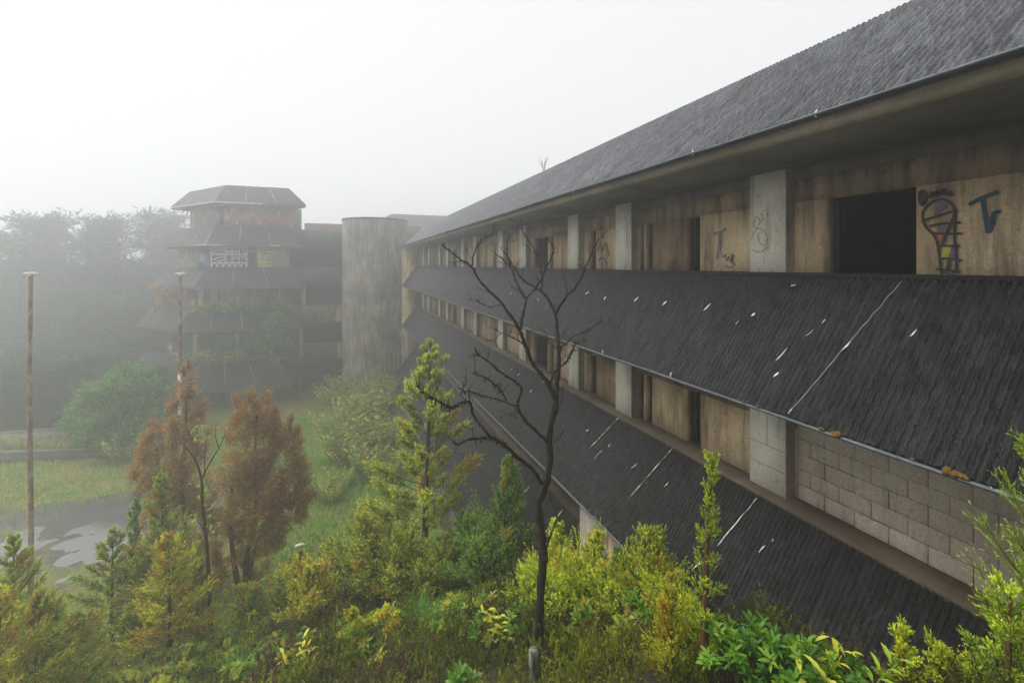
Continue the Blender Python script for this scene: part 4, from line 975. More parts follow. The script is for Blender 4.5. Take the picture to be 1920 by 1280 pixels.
def fern(n, Lf, seed, cols, pin=17):
    r = np.random.default_rng(seed); a = Acc(); cols = np.array(cols); P, D, N, L, W, C = [], [], [], [], [], []
    for i in range(n):
        az = i * 6.283 / n + r.uniform(-0.4, 0.4); o = np.array([math.cos(az), math.sin(az), 0]); s = np.array([-o[1], o[0], 0]); l = Lf * r.uniform(0.7, 1.1); col = cols[int(r.integers(len(cols)))]
        ts = np.linspace(0, 1, pin + 3); hgt = r.uniform(0.45, 0.75)
        Pq = o * (l * 0.85 * ts)[:, None] + np.array([0, 0, 1]) * (l * (1.35 * hgt * ts - 0.95 * hgt * ts ** 2.2))[:, None]
        a.tube(Pq[::3], np.linspace(0.006, 0.002, len(Pq[::3])), 3, C=col * 0.7, caps=False)
        tg = unit(np.gradient(Pq, axis=0))
        for j in range(3, pin + 3):
            f = (j - 3) / pin; pl_ = l * 0.30 * math.sin(math.pi * (0.22 + 0.76 * f)) ** 0.9
            for sg in (-1, 1):
                P.append(Pq[j]); D.append(s * sg + tg[j] * 0.55 + np.array([0, 0, -0.1])); N.append(np.cross(tg[j], s) * -1.0 if np.cross(tg[j], s)[2] < 0 else np.cross(tg[j], s)); L.append(pl_ * r.uniform(0.85, 1.1)); W.append(l * 0.024); C.append(col * r.uniform(0.85, 1.15))
    leaf_faces(a, np.array(P), np.array(D), np.array(N), np.array(L), np.array(W), np.array(C), 0.15, 0.25); return a

# ------------------------------------------------------------------ bare tree in front of the wing
BD = 5.9
bb = at(1009, HOR, BD); bz = gz(bb[0], bb[1])
bt = thing('bare_tree', 'leafless dark tree with forked mossy limbs in front of the roofs', 'tree', (bb[0], bb[1], bz))
rb = np.random.default_rng(5)
BR = [  # pixel path, radius at both ends in metres, depth offset at both ends
    ([(1006, 1232), (1009, 1200), (1011, 1150), (1016, 1084), (1019, 1040), (1014, 985), (1009, 945), (1020, 916), (1030, 870), (1030, 806), (1040, 766), (1042, 745)], 0.062, 0.040, 0, 0),
    ([(1042, 745), (1045, 717), (1048, 664), (1044, 620), (1042, 587)], 0.036, 0.024, 0, 0.15),
    ([(1042, 748), (1024, 713), (1001, 685), (985, 648), (975, 620)], 0.030, 0.022, 0, -0.25),
    ([(975, 620), (943, 571), (902, 530), (884, 500), (866, 488), (841, 469), (829, 459)], 0.018, 0.006, -0.25, -0.6),
    ([(884, 500), (890, 473), (902, 449), (916, 443), (926, 437), (930, 420)], 0.010, 0.004, -0.5, -0.3),
    ([(975, 620), (981, 587), (987, 560)], 0.020, 0.016, -0.25, -0.1),
    ([(987, 560), (971, 534), (959, 502), (941, 485), (924, 471)], 0.013, 0.005, -0.1, 0.3),
    ([(987, 560), (1008, 534), (1024, 502), (1038, 471), (1028, 449), (1026, 444)], 0.012, 0.004, -0.1, -0.5),
    ([(959, 502), (952, 480), (952, 455), (956, 440)], 0.009, 0.004, 0.1, -0.1),
    ([(1042, 587), (1020, 550), (983, 526), (960, 495), (951, 481), (945, 470)], 0.018, 0.006, 0.15, 0.6),
    ([(1042, 587), (1060, 558), (1078, 540), (1093, 514), (1105, 485), (1120, 455), (1138, 433)], 0.017, 0.004, 0.15, -0.3),
    ([(1065, 552), (1058, 525), (1052, 498)], 0.008, 0.003, 0.1, 0.3),
    ([(1016, 548), (1016, 520), (1008, 481), (987, 445), (975, 428), (969, 418)], 0.012, 0.004, 0.2, 0.7),
    ([(1008, 481), (995, 470), (980, 455)], 0.006, 0.003, 0.5, 0.7),
    ([(1046, 660), (1073, 632), (1101, 620), (1118, 608), (1130, 599)], 0.011, 0.003, 0.1, -0.5),
    ([(1030, 722), (1042, 695), (1060, 680), (1077, 648), (1086, 642), (1097, 640)], 0.016, 0.006, 0, -0.5),
    ([(1046, 655), (1030, 640), (1020, 622), (1014, 610)], 0.009, 0.003, 0.1, 0.5),
    ([(988, 650), (960, 632), (935, 622), (917, 612)], 0.009, 0.003, -0.2, -0.5),
    ([(943, 571), (920, 575), (900, 568), (892, 561)], 0.007, 0.003, -0.3, 0),
    ([(1026, 827), (1005, 808), (987, 790), (975, 772), (971, 754), (977, 725), (943, 701), (914, 676), (897, 664), (890, 654)], 0.022, 0.006, 0, -0.9),
    ([(971, 762), (945, 752), (914, 743), (885, 735), (869, 731), (872, 718), (875, 709)], 0.013, 0.005, -0.3, -0.2),
    ([(950, 752), (942, 738), (934, 725), (910, 708), (884, 699)], 0.011, 0.004, -0.3, -0.9),
    ([(1016, 906), (999, 880), (971, 859), (951, 839), (930, 823), (914, 819), (895, 822), (878, 823), (862, 831), (849, 829)], 0.028, 0.007, 0, -1.2),
    ([(920, 820), (900, 795), (886, 774), (882, 754), (865, 754), (848, 762), (833, 758), (812, 745), (796, 737), (786, 728), (780, 717)], 0.018, 0.004, -0.7, -1.4),
    ([(1024, 1028), (1031, 1008), (1040, 984), (1044, 967), (1036, 946), (1028, 920)], 0.016, 0.006, 0.05, 0.3),
    ([(987, 790), (960, 778), (935, 770)], 0.007, 0.003, -0.2, 0.2),
    ([(882, 754), (878, 735), (884, 720)], 0.006, 0.003, -1.0, -1.1),
    ([(812, 745), (818, 730), (826, 718)], 0.005, 0.002, -1.2, -1.1),
    ([(1040, 780), (1052, 750), (1056, 725)], 0.006, 0.002, 0, -0.4),
    ([(1036, 830), (1052, 818), (1056, 806)], 0.005, 0.002, 0, -0.4),
]
def catmull(P, m=5):
    P = np.asarray(P, float); Q = []
    E = np.vstack([2 * P[0] - P[1], P, 2 * P[-1] - P[-2]])
    for i in range(1, len(E) - 2):
        for t in np.arange(m) / m:
            Q.append(0.5 * ((2 * E[i]) + (-E[i - 1] + E[i + 1]) * t + (2 * E[i - 1] - 5 * E[i] + 4 * E[i + 1] - E[i + 2]) * t * t + (-E[i - 1] + 3 * E[i] - 3 * E[i + 1] + E[i + 2]) * t ** 3))
    Q.append(P[-1]); return np.array(Q)
twig = Acc(); mossa = Acc(); org = np.array([bb[0], bb[1], bz])
for bi, (path, r0, r1, d0, d1) in enumerate(BR):
    n = len(path); P = np.array([at(x, y, BD + lerp(d0, d1, i / (n - 1))) for i, (x, y) in enumerate(path)])
    Q = catmull(P) - org; m = len(Q)
    Q[1:-1] += rb.normal(0, 0.004, (m - 2, 3))
    R = np.linspace(r0, r1, m) * (1 + 0.12 * rb.normal(0, 1, m).clip(-1.5, 1.5))
    if bi == 0: R[:6] *= np.linspace(1.7, 1.0, 6)
    put('trunk' if bi == 0 else 'limb', Acc().tube(Q, R, 9 if bi < 3 else 6), M['deadbark'], bt)
    if bi == 0: continue
    L = np.linalg.norm(np.diff(Q, axis=0), axis=1).sum()
    for j in range(int(L / 0.04)):
        i = int(rb.integers(1, m - 1)); tg = unit(Q[i + 1] - Q[i - 1]); o = unit(np.cross(tg, rb.normal(0, 1, 3)))
        dl = unit(tg * rb.uniform(0.2, 0.9) + o * 0.8 + [0, 0, 0.25]); ln = rb.uniform(0.02, 0.075) * (3.2 if rb.random() < 0.13 else 1)
        p1 = Q[i] + dl * ln * 0.5 + rb.normal(0, 0.006, 3); p2 = p1 + unit(dl + 0.5 * rb.normal(0, 1, 3) + [0, 0, 0.3]) * ln * 0.5
        twig.tube([Q[i], p1, p2], [0.0045, 0.0035, 0.0015], 4, caps=False)
        if ln > 0.1:
            for e_ in range(4):
                p3 = lerp(p1, p2, rb.uniform(0, 0.9)); twig.tube([p3, p3 + unit(dl + rb.normal(0, 0.7, 3)) * rb.uniform(0.03, 0.09)], [0.003, 0.001], 3, caps=False)
    if bi in (21, 22, 23, 15, 20):                       # hanging moss tufts
        for j in range(70 if bi in (22, 23) else 26):
            i = int(rb.normal(m * (0.55 if bi != 22 else 0.4), m * 0.13)); i = min(max(i, 1), m - 2)
            if bi == 22 and i > m * 0.75: continue
            dl = unit(rb.normal(0, 1, 3) + [0, 0, -0.7]); ln = rb.uniform(0.03, 0.085)
            mossa.tube([Q[i], Q[i] + dl * ln * 0.5, Q[i] + dl * ln + rb.normal(0, 0.012, 3)], [0.006, 0.005, 0.002], 4, C=np.array((0.020, 0.011, 0.007)) * rb.uniform(0.6, 1.4), caps=False)
put('twigs', twig, M['deadbark'], bt)['kind'] = 'stuff'
put('moss_tufts', mossa, M['leaf'], bt)['kind'] = 'stuff'
# lichen-covered stump beside it
sp_ = at(1003, HOR, 4.9); sz = gz(sp_[0], sp_[1]); zt_ = at(1003, 1216, 4.9)[2]
st = thing('lichen_stump', 'grey lichen covered broken stump at the foot of the bare tree', 'stump', (sp_[0], sp_[1], sz))
hh = max(0.35, zt_ - sz)
zz_ = np.linspace(-0.2, hh, 12); put('stem', Acc().tube(np.stack([0.015 * np.sin(zz_ * 9), 0.01 * np.cos(zz_ * 7), zz_], -1), np.linspace(0.085, 0.05, 12) * rb.uniform(0.85, 1.15, 12), 11), M['lichen'], st)
a = Acc()
blob(a, (0.01, 0, hh - 0.035), 0.05, 3, (10, 7), (1.1, 1, 0.7), rough=0.55)
put('lichen', a, M['lichen'], st)

# ------------------------------------------------------------------ conifers on the bank
CON = [
    (795, 648, 12.0, 1.55, 'yellowgreen', 84, 'tall yellow-green conifer with bare lower trunk beside the black aprons', dict(per=40, k=12, up=0.22, bare=0.45, power=0.7, low=0.12, blen=0.26, nl=0.075, nw=0.028)),
    (945, 862, 9.8, 0.95, 'green', 90, 'soft green conifer between the tall conifer and the bare tree', dict(per=20, k=10, up=0.75)),
    (317, 1008, 10.6, 1.15, 'gold', 60, 'golden young conifer with orange lower sprays', dict(per=20, k=9, up=0.35)),
    (318, 883, 12.2, 1.2, 'olive', 70, 'olive conifer standing behind the golden one', dict(per=20, k=9, up=0.5)),
    (243, 940, 13.0, 0.75, 'green', 60, 'slim green conifer rising at the edge of the puddle', dict(per=18, k=9, up=0.6)),
    (212, 990, 11.8, 1.15, 'olive', 50, 'open-branched conifer with dark stem near the puddle', dict(per=20, k=9, up=0.3, thin=0.3)),
    (18, 1000, 9.0, 0.95, 'olive', 65, 'sparse olive conifer in front of the first flag pole', dict(per=20, k=9, up=0.45)),
    (70, 1120, 8.4, 1.25, 'olive', 80, 'broad rust and green conifer at the foot of the flag pole', dict(per=20, k=9, up=0.4)),
    (-20, 1120, 7.6, 1.2, 'gold', 70, 'rust-coloured conifer beside the broad rust and green one', dict(per=18, k=9, up=0.4)),
    (566, 1033, 12.6, 0.5, 'olive', 36, 'small pointed conifer at the lawn edge', dict(per=14, k=9, up=0.6)),
    (583, 1078, 10.4, 0.85, 'gold', 60, 'golden rounded conifer bush at mid bank', dict(per=18, k=10, up=0.7, power=0.5)),
    (690, 985, 11.4, 1.15, 'yellowgreen', 70, 'bushy lime conifer left of the tall conifer', dict(per=20, k=9, up=0.7, power=0.5)),
    (752, 1015, 10.8, 1.0, 'yellowgreen', 60, 'low lime conifer under the tall conifer trunk', dict(per=20, k=9, up=0.7, power=0.5)),
    (625, 1025, 12.0, 0.8, 'olive', 45, 'brownish conifer bush beside the bushy lime conifer', dict(per=16, k=9, up=0.7, power=0.5)),
    (872, 985, 10.6, 0.95, 'green', 55, 'green conifer filling the gap beside the soft green one', dict(per=20, k=9, up=0.7, power=0.6)),
    (905, 1025, 9.6, 0.85, 'green', 45, 'low green conifer in front of the soft green one', dict(per=18, k=9, up=0.7, power=0.6)),
    (1043, 978, 8.0, 0.55, 'bright', 50, 'bright slender conifer right behind the bare trunk', dict(per=16, k=9, up=0.8)),
    (1111, 1003, 7.2, 0.42, 'bright', 48, 'bright column-shaped conifer against the black apron', dict(per=16, k=9, up=1.0, power=0.6)),
    (1158, 1035, 6.6, 0.40, 'darkgreen', 34, 'dark green conifer in front of the tan retaining wall', dict(per=14, k=9, up=0.8)),
    (1214, 1000, 6.0, 0.58, 'yellowgreen', 40, 'open feathery conifer by the end of the tan wall', dict(per=18, k=10, up=0.75, thin=0.2, low=0.2)),
    (1262, 1082, 5.2, 0.38, 'yellowgreen', 34, 'short feathery conifer beside the open one', dict(per=16, k=10, up=0.8)),
    (1085, 1092, 7.0, 0.8, 'bright', 60, 'bright lime bush-like conifer behind the heather', dict(per=18, k=9, up=0.8, power=0.4)),
    (1150, 1102, 6.4, 0.62, 'bright', 50, 'yellow bush-like conifer behind the ferns', dict(per=18, k=9, up=0.8, power=0.4)),
    (1320, 852, 3.75, 0.23, 'lime', 34, 'slender near conifer with reddish stem and curled tips', dict(per=13, k=16, up=0.75, nl=0.017, nw=0.0055, bare=0.12, power=0.4, low=0.15, blen=0.42)),
    (1258, 1115, 3.9, 0.34, 'gold', 34, 'golden conifer at the foot of the slender near one', dict(per=18, k=12, up=0.8, nl=0.024, nw=0.007, power=0.5)),
    (1950, 850, 2.75, 0.52, 'lime', 46, 'thick lime conifer against the concrete block wall', dict(per=22, k=14, up=0.9, nl=0.02, nw=0.006, power=0.5, low=0.1)),
    (1890, 1100, 2.7, 0.24, 'lime', 22, 'low lime conifer leaning beside the thick one', dict(per=20, k=13, up=0.5, nl=0.02, nw=0.006, power=0.5)),
    (1690, 1178, 2.95, 0.15, 'bright', 18, 'small lime conifer tip beside the dark rock', dict(per=16, k=13, up=0.9, nl=0.018, nw=0.0055, power=0.5)),
    (1765, 1222, 2.85, 0.18, 'bright', 18, 'small spreading lime conifer below the black apron', dict(per=16, k=13, up=0.8, nl=0.018, nw=0.0055, power=0.5)),
    (665, 1140, 8.2, 0.36, 'gold', 16, 'tiny orange conifer above the yellow ginger leaves', dict(per=14, k=9, up=0.7)),
    (725, 1138, 8.4, 0.32, 'gold', 26, 'tiny golden conifer by the strap-leaved clump', dict(per=14, k=9, up=0.7)),
    (470, 1110, 11.5, 0.7, 'olive', 40, 'yellowing conifer bush under the brown trees', dict(per=16, k=9, up=0.6, power=0.5)),
    (820, 1050, 10.4, 0.85, 'yellowgreen', 50, 'yellow-green bush conifer at the foot of the soft green one', dict(per=18, k=9, up=0.6, power=0.5)),
    (1000, 1105, 7.4, 0.55, 'bright', 50, 'lime bush conifer hugging the base of the bare trunk', dict(per=18, k=9, up=0.8, power=0.4)),
    (1240, 1112, 5.6, 0.45, 'bright', 46, 'lime bush conifer between the ferns and the short feathery conifer', dict(per=18, k=10, up=0.8, power=0.4)),
    (1200, 1085, 6.6, 0.5, 'yellowgreen', 44, 'yellow-green bush conifer behind the open feathery one', dict(per=18, k=10, up=0.8, power=0.4)),
    (1290, 1140, 4.2, 0.3, 'bright', 34, 'lime conifer sprig beside the slender near conifer', dict(per=16, k=12, up=0.8, power=0.4, nl=0.022, nw=0.007)),
    (540, 1075, 12.0, 0.7, 'yellowgreen', 44, 'yellow-green bush behind the golden rounded conifer', dict(per=18, k=9, up=0.7, power=0.5)),
    (270, 1030, 12.0, 0.9, 'yellowgreen', 60, 'fresh lime conifer between the golden one and the dark-stemmed one', dict(per=20, k=9, up=0.6, power=0.6)),
    (372, 1060, 11.6, 0.8, 'olive', 44, 'olive conifer bush at the foot of the thin sapling', dict(per=18, k=9, up=0.6, power=0.5)),
    (150, 1160, 9.6, 0.8, 'olive', 44, 'low olive conifer beside the broad rust and green one', dict(per=18, k=9, up=0.5, power=0.5)),
]
for i, (px, pt, d, R, pal, nb, lab, kw) in enumerate(CON):
    place_conifer(px, pt, d, R, pal, nb, 100 + i, lab, **kw)

# ------------------------------------------------------------------ brown feathery trees
def clump_tree(base, stems, clumps, seed, cols, n_per, nl, nw, name, label, group=None, cat='tree', plume=28, psig=0.17):
    r = np.random.default_rng(seed); t = thing(name, label, cat, tuple(base), group); base = np.array(base); cols = np.array(cols)
    tr = Acc()
    for P, r0, r1 in stems: tr.tube(catmull(np.array(P) - base, 3), np.linspace(r0, r1, (len(P) - 1) * 3 + 1), 6)
    cr = Acc(); S, D, L, CU, K0, K1 = [], [], [], [], [], []
    for c, ra, w_ in clumps:
        c = np.array(c) - base; ra = np.array(ra); m = int(n_per * w_)
        sub = r.normal(0, 1, (max(5, m // plume), 3)); sub = unit(sub) * (r.uniform(0.25, 1.25, (len(sub), 1)) ** 0.5) * ra
        for i in range(m):
            q = sub[int(r.integers(len(sub)))] + r.normal(0, 1, 3) * np.minimum(ra * psig, 0.5) * np.array([1, 1, 1.25])
            S.append(c + q); D.append(unit(np.array([0, 0, 0.7]) + 0.7 * q / ra + r.normal(0, 0.5, 3))); L.append(r.uniform(0.7, 1.3) * nl * 3.2)
            col = cols[int(r.integers(len(cols)))] * r.uniform(0.65, 1.25); K0.append(col * 0.8); K1.append(col * 1.15)
        d0 = np.array([0, 0, -ra[2] * 1.5 - 0.4])
    S = np.array(S); m = len(S)
    needles(cr, S, np.array(D), np.array(L), r.normal(0, 0.15, (m, 3)), np.array(K0), np.array(K1), 7, nl, nw, r)
    put('trunk', tr, M['bark'], t); put('crown', cr, M['leaf'], t); return t
BROWN = [(0.20, 0.105, 0.030), (0.16, 0.085, 0.024), (0.24, 0.13, 0.036), (0.12, 0.08, 0.022), (0.13, 0.10, 0.025)]
def pc(px, py, d, rx, rz, w_=1.0, ry=None):           # a foliage clump given in pixels at depth d
    k = d / FPX; return (at(px, py, d), (rx * k, (ry or rx) * k, rz * k), w_)
d = 14.0
b = at(455, HOR, d); b[2] = gz(b[0], b[1])
clump_tree(b, [([b + [0, 0, -0.2], at(440, 1060, d), at(432, 980, d), at(436, 900, d)], 0.10, 0.04), ([b + [0.1, 0, -0.2], at(462, 1050, d), at(480, 960, d), at(478, 850, d), at(482, 780, d)], 0.11, 0.03), ([b + [0.15, 0.1, -0.2], at(470, 1060, d - .2), at(508, 950, d - .3), at(535, 880, d - .3)], 0.08, 0.03)],
    [pc(475, 775, d, 30, 34, 1.3), pc(505, 790, d + .2, 24, 30, .9), pc(540, 820, d, 22, 32, .9), pc(470, 840, d, 48, 45, 2.2), pc(520, 870, d, 45, 45, 2), pc(545, 925, d, 34, 30, 1.3), pc(475, 915, d, 50, 45, 2.3), pc(520, 960, d - .3, 42, 38, 1.8), pc(440, 960, d + .2, 34, 40, 1.2), pc(500, 1005, d - .4, 34, 26, 1), pc(430, 1040, d + .2, 30, 34, .8), pc(470, 1075, d + .3, 30, 28, .7)],
    3, BROWN, 740, 0.062, 0.020, 'brown_heath_tree', 'rust-brown feathery tree with several dark stems on the bank', 'brown feathery trees', plume=46, psig=0.13)
d = 14.8
b = at(345, HOR, d); b[2] = gz(b[0], b[1])
clump_tree(b, [([b + [0, 0, -0.2], at(346, 1000, d), at(342, 900, d), at(348, 800, d), at(350, 725, d)], 0.10, 0.02), ([b + [-0.1, 0, -0.2], at(318, 980, d), at(300, 900, d), at(292, 840, d)], 0.07, 0.02)],
    [pc(351, 722, d, 13, 28, .5), pc(352, 775, d, 24, 36, 1.1), pc(350, 840, d, 34, 45, 1.8), pc(292, 835, d, 24, 36, 1), pc(282, 890, d, 26, 36, 1), pc(318, 890, d, 36, 40, 1.5), pc(345, 930, d, 44, 45, 2), pc(375, 990, d, 38, 45, 1.6), pc(310, 960, d + .3, 36, 40, 1.3), pc(390, 1060, d, 30, 34, 1)],
    4, BROWN, 740, 0.062, 0.020, 'brown_heath_tree', 'taller rust-brown tree in front of the white-based flag pole', 'brown feathery trees', plume=46, psig=0.13)
# thin dark sapling with a few green leaves
d = 11.6; b = at(398, HOR, d); b[2] = gz(b[0], b[1])
t = thing('thin_sapling', 'thin dark crooked sapling with a few bright green leaves before the brown trees', 'tree', tuple(b))
for path, r0, r1 in [([(398, 1190), (392, 1100), (388, 1020), (380, 950), (378, 900), (365, 860), (345, 835)], 0.055, 0.018), ([(378, 900), (392, 870), (410, 840), (424, 810)], 0.022, 0.008), ([(384, 890), (384, 850), (390, 810)], 0.016, 0.006), ([(386, 1000), (370, 975), (352, 965)], 0.016, 0.006), ([(410, 840), (404, 815), (406, 790)], 0.012, 0.005), ([(365, 860), (372, 830), (370, 800)], 0.012, 0.005)]:
    P = np.array([at(x, y, d + 0.1 * math.sin(i)) for i, (x, y) in enumerate(path)]); P[0, 2] = min(P[0, 2], b[2] - 0.1) if r0 > 0.05 else P[0, 2]
    Q = catmull(P) - b; put('trunk' if r0 > 0.05 else 'limb', Acc().tube(Q, np.linspace(r0, r1, len(Q)), 6), M['deadbark'], t)
lf = Acc(); r = np.random.default_rng(8); P, D = [], []
for px, py, n in [(372, 820, 10), (378, 908, 22), (395, 960, 8), (372, 968, 14), (396, 985, 8), (376, 800, 6), (384, 925, 12)]:
    for j in range(n): P.append(at(px + r.normal(0, 6), py + r.normal(0, 8), d + r.normal(0, 0.08)) - b); D.append(r.normal(0, 1, 3) + [0, 0, 0.5])
n = len(P); leaf_faces(lf, np.array(P), np.array(D), np.tile([0.1, 0.2, 1.0], (n, 1)), r.uniform(0.09, 0.16, n), np.full(n, 0.045), np.array([0.20, 0.30, 0.03]) * r.uniform(0.7, 1.2, (n, 1)))
put('leaves', lf, M['gloss'], t)

# ------------------------------------------------------------------ heather ground cover on the bank
r = np.random.default_rng(77)
n = 30000
X = r.uniform(-11.5, 4.2, n); YPp = 14.5 * r.uniform(0, 1, n) ** 1.25; Yv = YPp + 0.3 * X
pm = vnoise(X, Yv, 1.1, 21) + 0.5 * vnoise(X, Yv, 0.45, 22)
ok = (pm > -0.75) & (X + 0.15 * vnoise(X, Yv, 0.4, 5) < 3.7) & (YPp < 13.4 + vnoise(X, Yv, 1.2, 30))
X, Yv, pm = X[ok], Yv[ok], pm[ok]; n = len(X); Zg = ground(X, Yv)
dist = np.sqrt(X ** 2 + Yv ** 2)
mound = np.clip(0.5 + 0.6 * vnoise(X, Yv, 0.6, 23) + 0.3 * vnoise(X, Yv, 0.33, 29), 0, 1.3)
hgt = (0.09 + 0.10 * r.random(n))
lift = mound * 0.5 * r.uniform(0.15, 1.0, n) ** 0.6
tone = vnoise(X, Yv, 0.8, 24) + r.normal(0, 0.22, n); tone2 = vnoise(X, Yv, 1.4, 25) + r.normal(0, 0.25, n)
hcol = np.where(tone[:, None] > 0.30, np.array([[0.058, 0.034, 0.020]]), np.array([[0.052, 0.062, 0.008]]))
hc2 = np.where(tone2[:, None] > 0.22, np.array([[0.11, 0.13, 0.010]]), hcol) * r.uniform(0.35, 1.0, (n, 1))
ha = Acc()
for lo_, hi_, kk, nl_, nw_, reps in ((0, 5.2, 13, 0.028, 0.009, 4), (5.2, 8.0, 10, 0.042, 0.015, 4), (8.0, 99, 9, 0.06, 0.024, 2)):
    q = (dist >= lo_) & (dist < hi_); m = q.sum(); S = np.stack([X[q], Yv[q], Zg[q] - 0.02 + lift[q]], -1)
    for rep_ in range(reps):
        az = r.uniform(0, 6.283, m); sp_r = r.uniform(0.1, 0.95, m)
        D = unit(np.stack([np.cos(az) * sp_r, np.sin(az) * sp_r, np.full(m, 0.85)], -1))
        S2 = S + np.stack([r.normal(0, 0.05, m), r.normal(0, 0.05, m), r.uniform(-0.08, 0.02, m)], -1)
        needles(ha, S2, D, hgt[q] * r.uniform(0.7, 1.25, m), r.normal(0, 0.2, (m, 3)), hc2[q] * 0.85, hc2[q] * 1.5, kk, nl_, nw_, r)
tag(put('heather_cover', ha, M['leaf']), 'dense olive and brown heather covering the bank', 'heather', kind='stuff')

# ------------------------------------------------------------------ grass and weeds in the court
r = np.random.default_rng(78); n = 60000
X = r.uniform(-24, 3.4, n); Yv = r.uniform(12, 34, n); yp = Yv - 0.3 * X
dens = sstep(12.5, 15.0, yp) * np.clip(0.25 + 0.9 * vnoise(X, Yv, 2.0, 31) + 1.2 * sstep(-4.5, -1.5, X) + 1.0 * sstep(23, 25.5, Yv), 0.0, 1)
exq = (X - PUD[0]) * CA - (Yv - PUD[1]) * SA; eyq = (X - PUD[0]) * SA + (Yv - PUD[1]) * CA
dens = dens * (1 - 1.0 * np.exp(-((exq / 4.0) ** 2 + ((eyq - 1.2) / 3.0) ** 2) * 0.8) * 1.2).clip(0, 1)
ok = r.random(n) < dens; X, Yv = X[ok], Yv[ok]; n = len(X); Z = ground(X, Yv)
okz = Z > WATER_Z + 0.01; X, Yv, Z = X[okz], Yv[okz], Z[okz]; n = len(X)
tall = (0.05 + 0.15 * sstep(-4.5, -1.5, X) + 0.10 * sstep(22.5, 26, Yv)) * r.uniform(0.5, 1.4, n)
az = r.uniform(0, 6.283, n); w_ = 0.02 + 0.03 * r.random(n); s = np.stack([np.cos(az) * w_, np.sin(az) * w_, 0 * w_], -1)
b = np.stack([X, Yv, Z - 0.01], -1); tip = b + np.stack([np.cos(az + 1.5) * tall * 0.5, np.sin(az + 1.5) * tall * 0.5, tall], -1)
gc = np.where((vnoise(X, Yv, 1.2, 33) + r.normal(0, 0.3, n))[:, None] > 0.05, np.array([[0.15, 0.16, 0.035]]), np.array([[0.09, 0.15, 0.022]])); gc = np.where(X[:, None] > -3.5, np.array([[0.10, 0.17, 0.03]]), gc) * r.uniform(0.7, 1.3, (n, 1))
ga = Acc().add(np.stack([b - s, b + s, tip], 1).reshape(-1, 3), T=np.arange(n * 3).reshape(-1, 3), C=np.repeat(gc, 3, 0))
tag(put('grass', ga, M['leaf']), 'mossy yellow-green grass over the old courtyard', 'grass', kind='stuff')

# ------------------------------------------------------------------ ginger thickets, shrubs
GG = [(0.055, 0.10, 0.02), (0.10, 0.135, 0.025), (0.17, 0.165, 0.035), (0.05, 0.09, 0.02), (0.22, 0.19, 0.045)]
gv = []
for k in range(5):
    me = ginger(1.45, 26, 300 + k, GG, ll=0.42, lw=0.085, spread=1.1).mesh('ginger_clump'); me.materials.append(M['leaf']); gv.append(me)
r = np.random.default_rng(9)
for j in range(64):                                     # slope at the foot of the tower
    px = r.uniform(590, 752); f = r.random()
    d = 22.5 + 13.0 * f ; px = lerp(r.uniform(596, 745), r.uniform(625, 752), f)
    p = at(px, HOR, d)
    if p[0] > 3.2: p[0] = 3.2 - r.uniform(0, 0.6)
    single('ginger_clump', gv[j % 5], None, 'yellow-green ginger clump in the thicket at the foot of the round tower', 'plant', (p[0], p[1], gz(p[0], p[1]) - 0.05), 'ginger thicket by the tower', r.uniform(0, 6.28), r.uniform(0.75, 1.35))
for j in range(34):                                     # round the broad shrub
    px, py = (r.uniform(190, 345), r.uniform(812, 868)) if j < 24 else (r.uniform(0, 190), r.uniform(842, 850))
    q = gp(px, py); single('ginger_clump', gv[j % 5], None, 'yellow-green ginger clump between the low wall and the broad green shrub', 'plant', (q[0], q[1], -10.55), 'ginger along the court edge', r.uniform(0, 6.28), r.uniform(0.65, 1.15) * (1.0 if j < 24 else 0.6))
for j, (px, py, sc) in enumerate([(606, 925, 0.75), (622, 935, 0.7), (640, 905, 0.7), (585, 920, 0.5)]):
    q = gp(px, py, -10.4); single('ginger_clump', gv[j % 5], None, 'low yellow ginger clump alone on the lawn', 'plant', (q[0], q[1], gz(*q) - 0.03), 'ginger on the lawn', j, sc)
# broad green shrub
d = 26.5; b = at(228, HOR, d); b[2] = -10.5
GRN = [(0.04, 0.10, 0.016), (0.06, 0.13, 0.02), (0.035, 0.08, 0.016), (0.08, 0.14, 0.022)]
clump_tree(b, [([b + [0, 0, -.1], at(228, 800, d), at(232, 750, d)], 0.12, 0.04)],
    [pc(235, 718, d, 30, 22, .9), pc(205, 745, d, 34, 28, 1), pc(262, 745, d, 32, 28, 1), pc(232, 760, d, 48, 34, 1.6, 40), pc(185, 780, d, 34, 26, 1), pc(280, 780, d, 26, 28, .9), pc(230, 800, d - .8, 50, 28, 1.4, 40), pc(165, 800, d, 26, 16, .6)],
    12, GRN, 900, 0.15, 0.075, 'broad_shrub', 'broad domed bright green shrub beside the grey pavilion', cat='shrub')
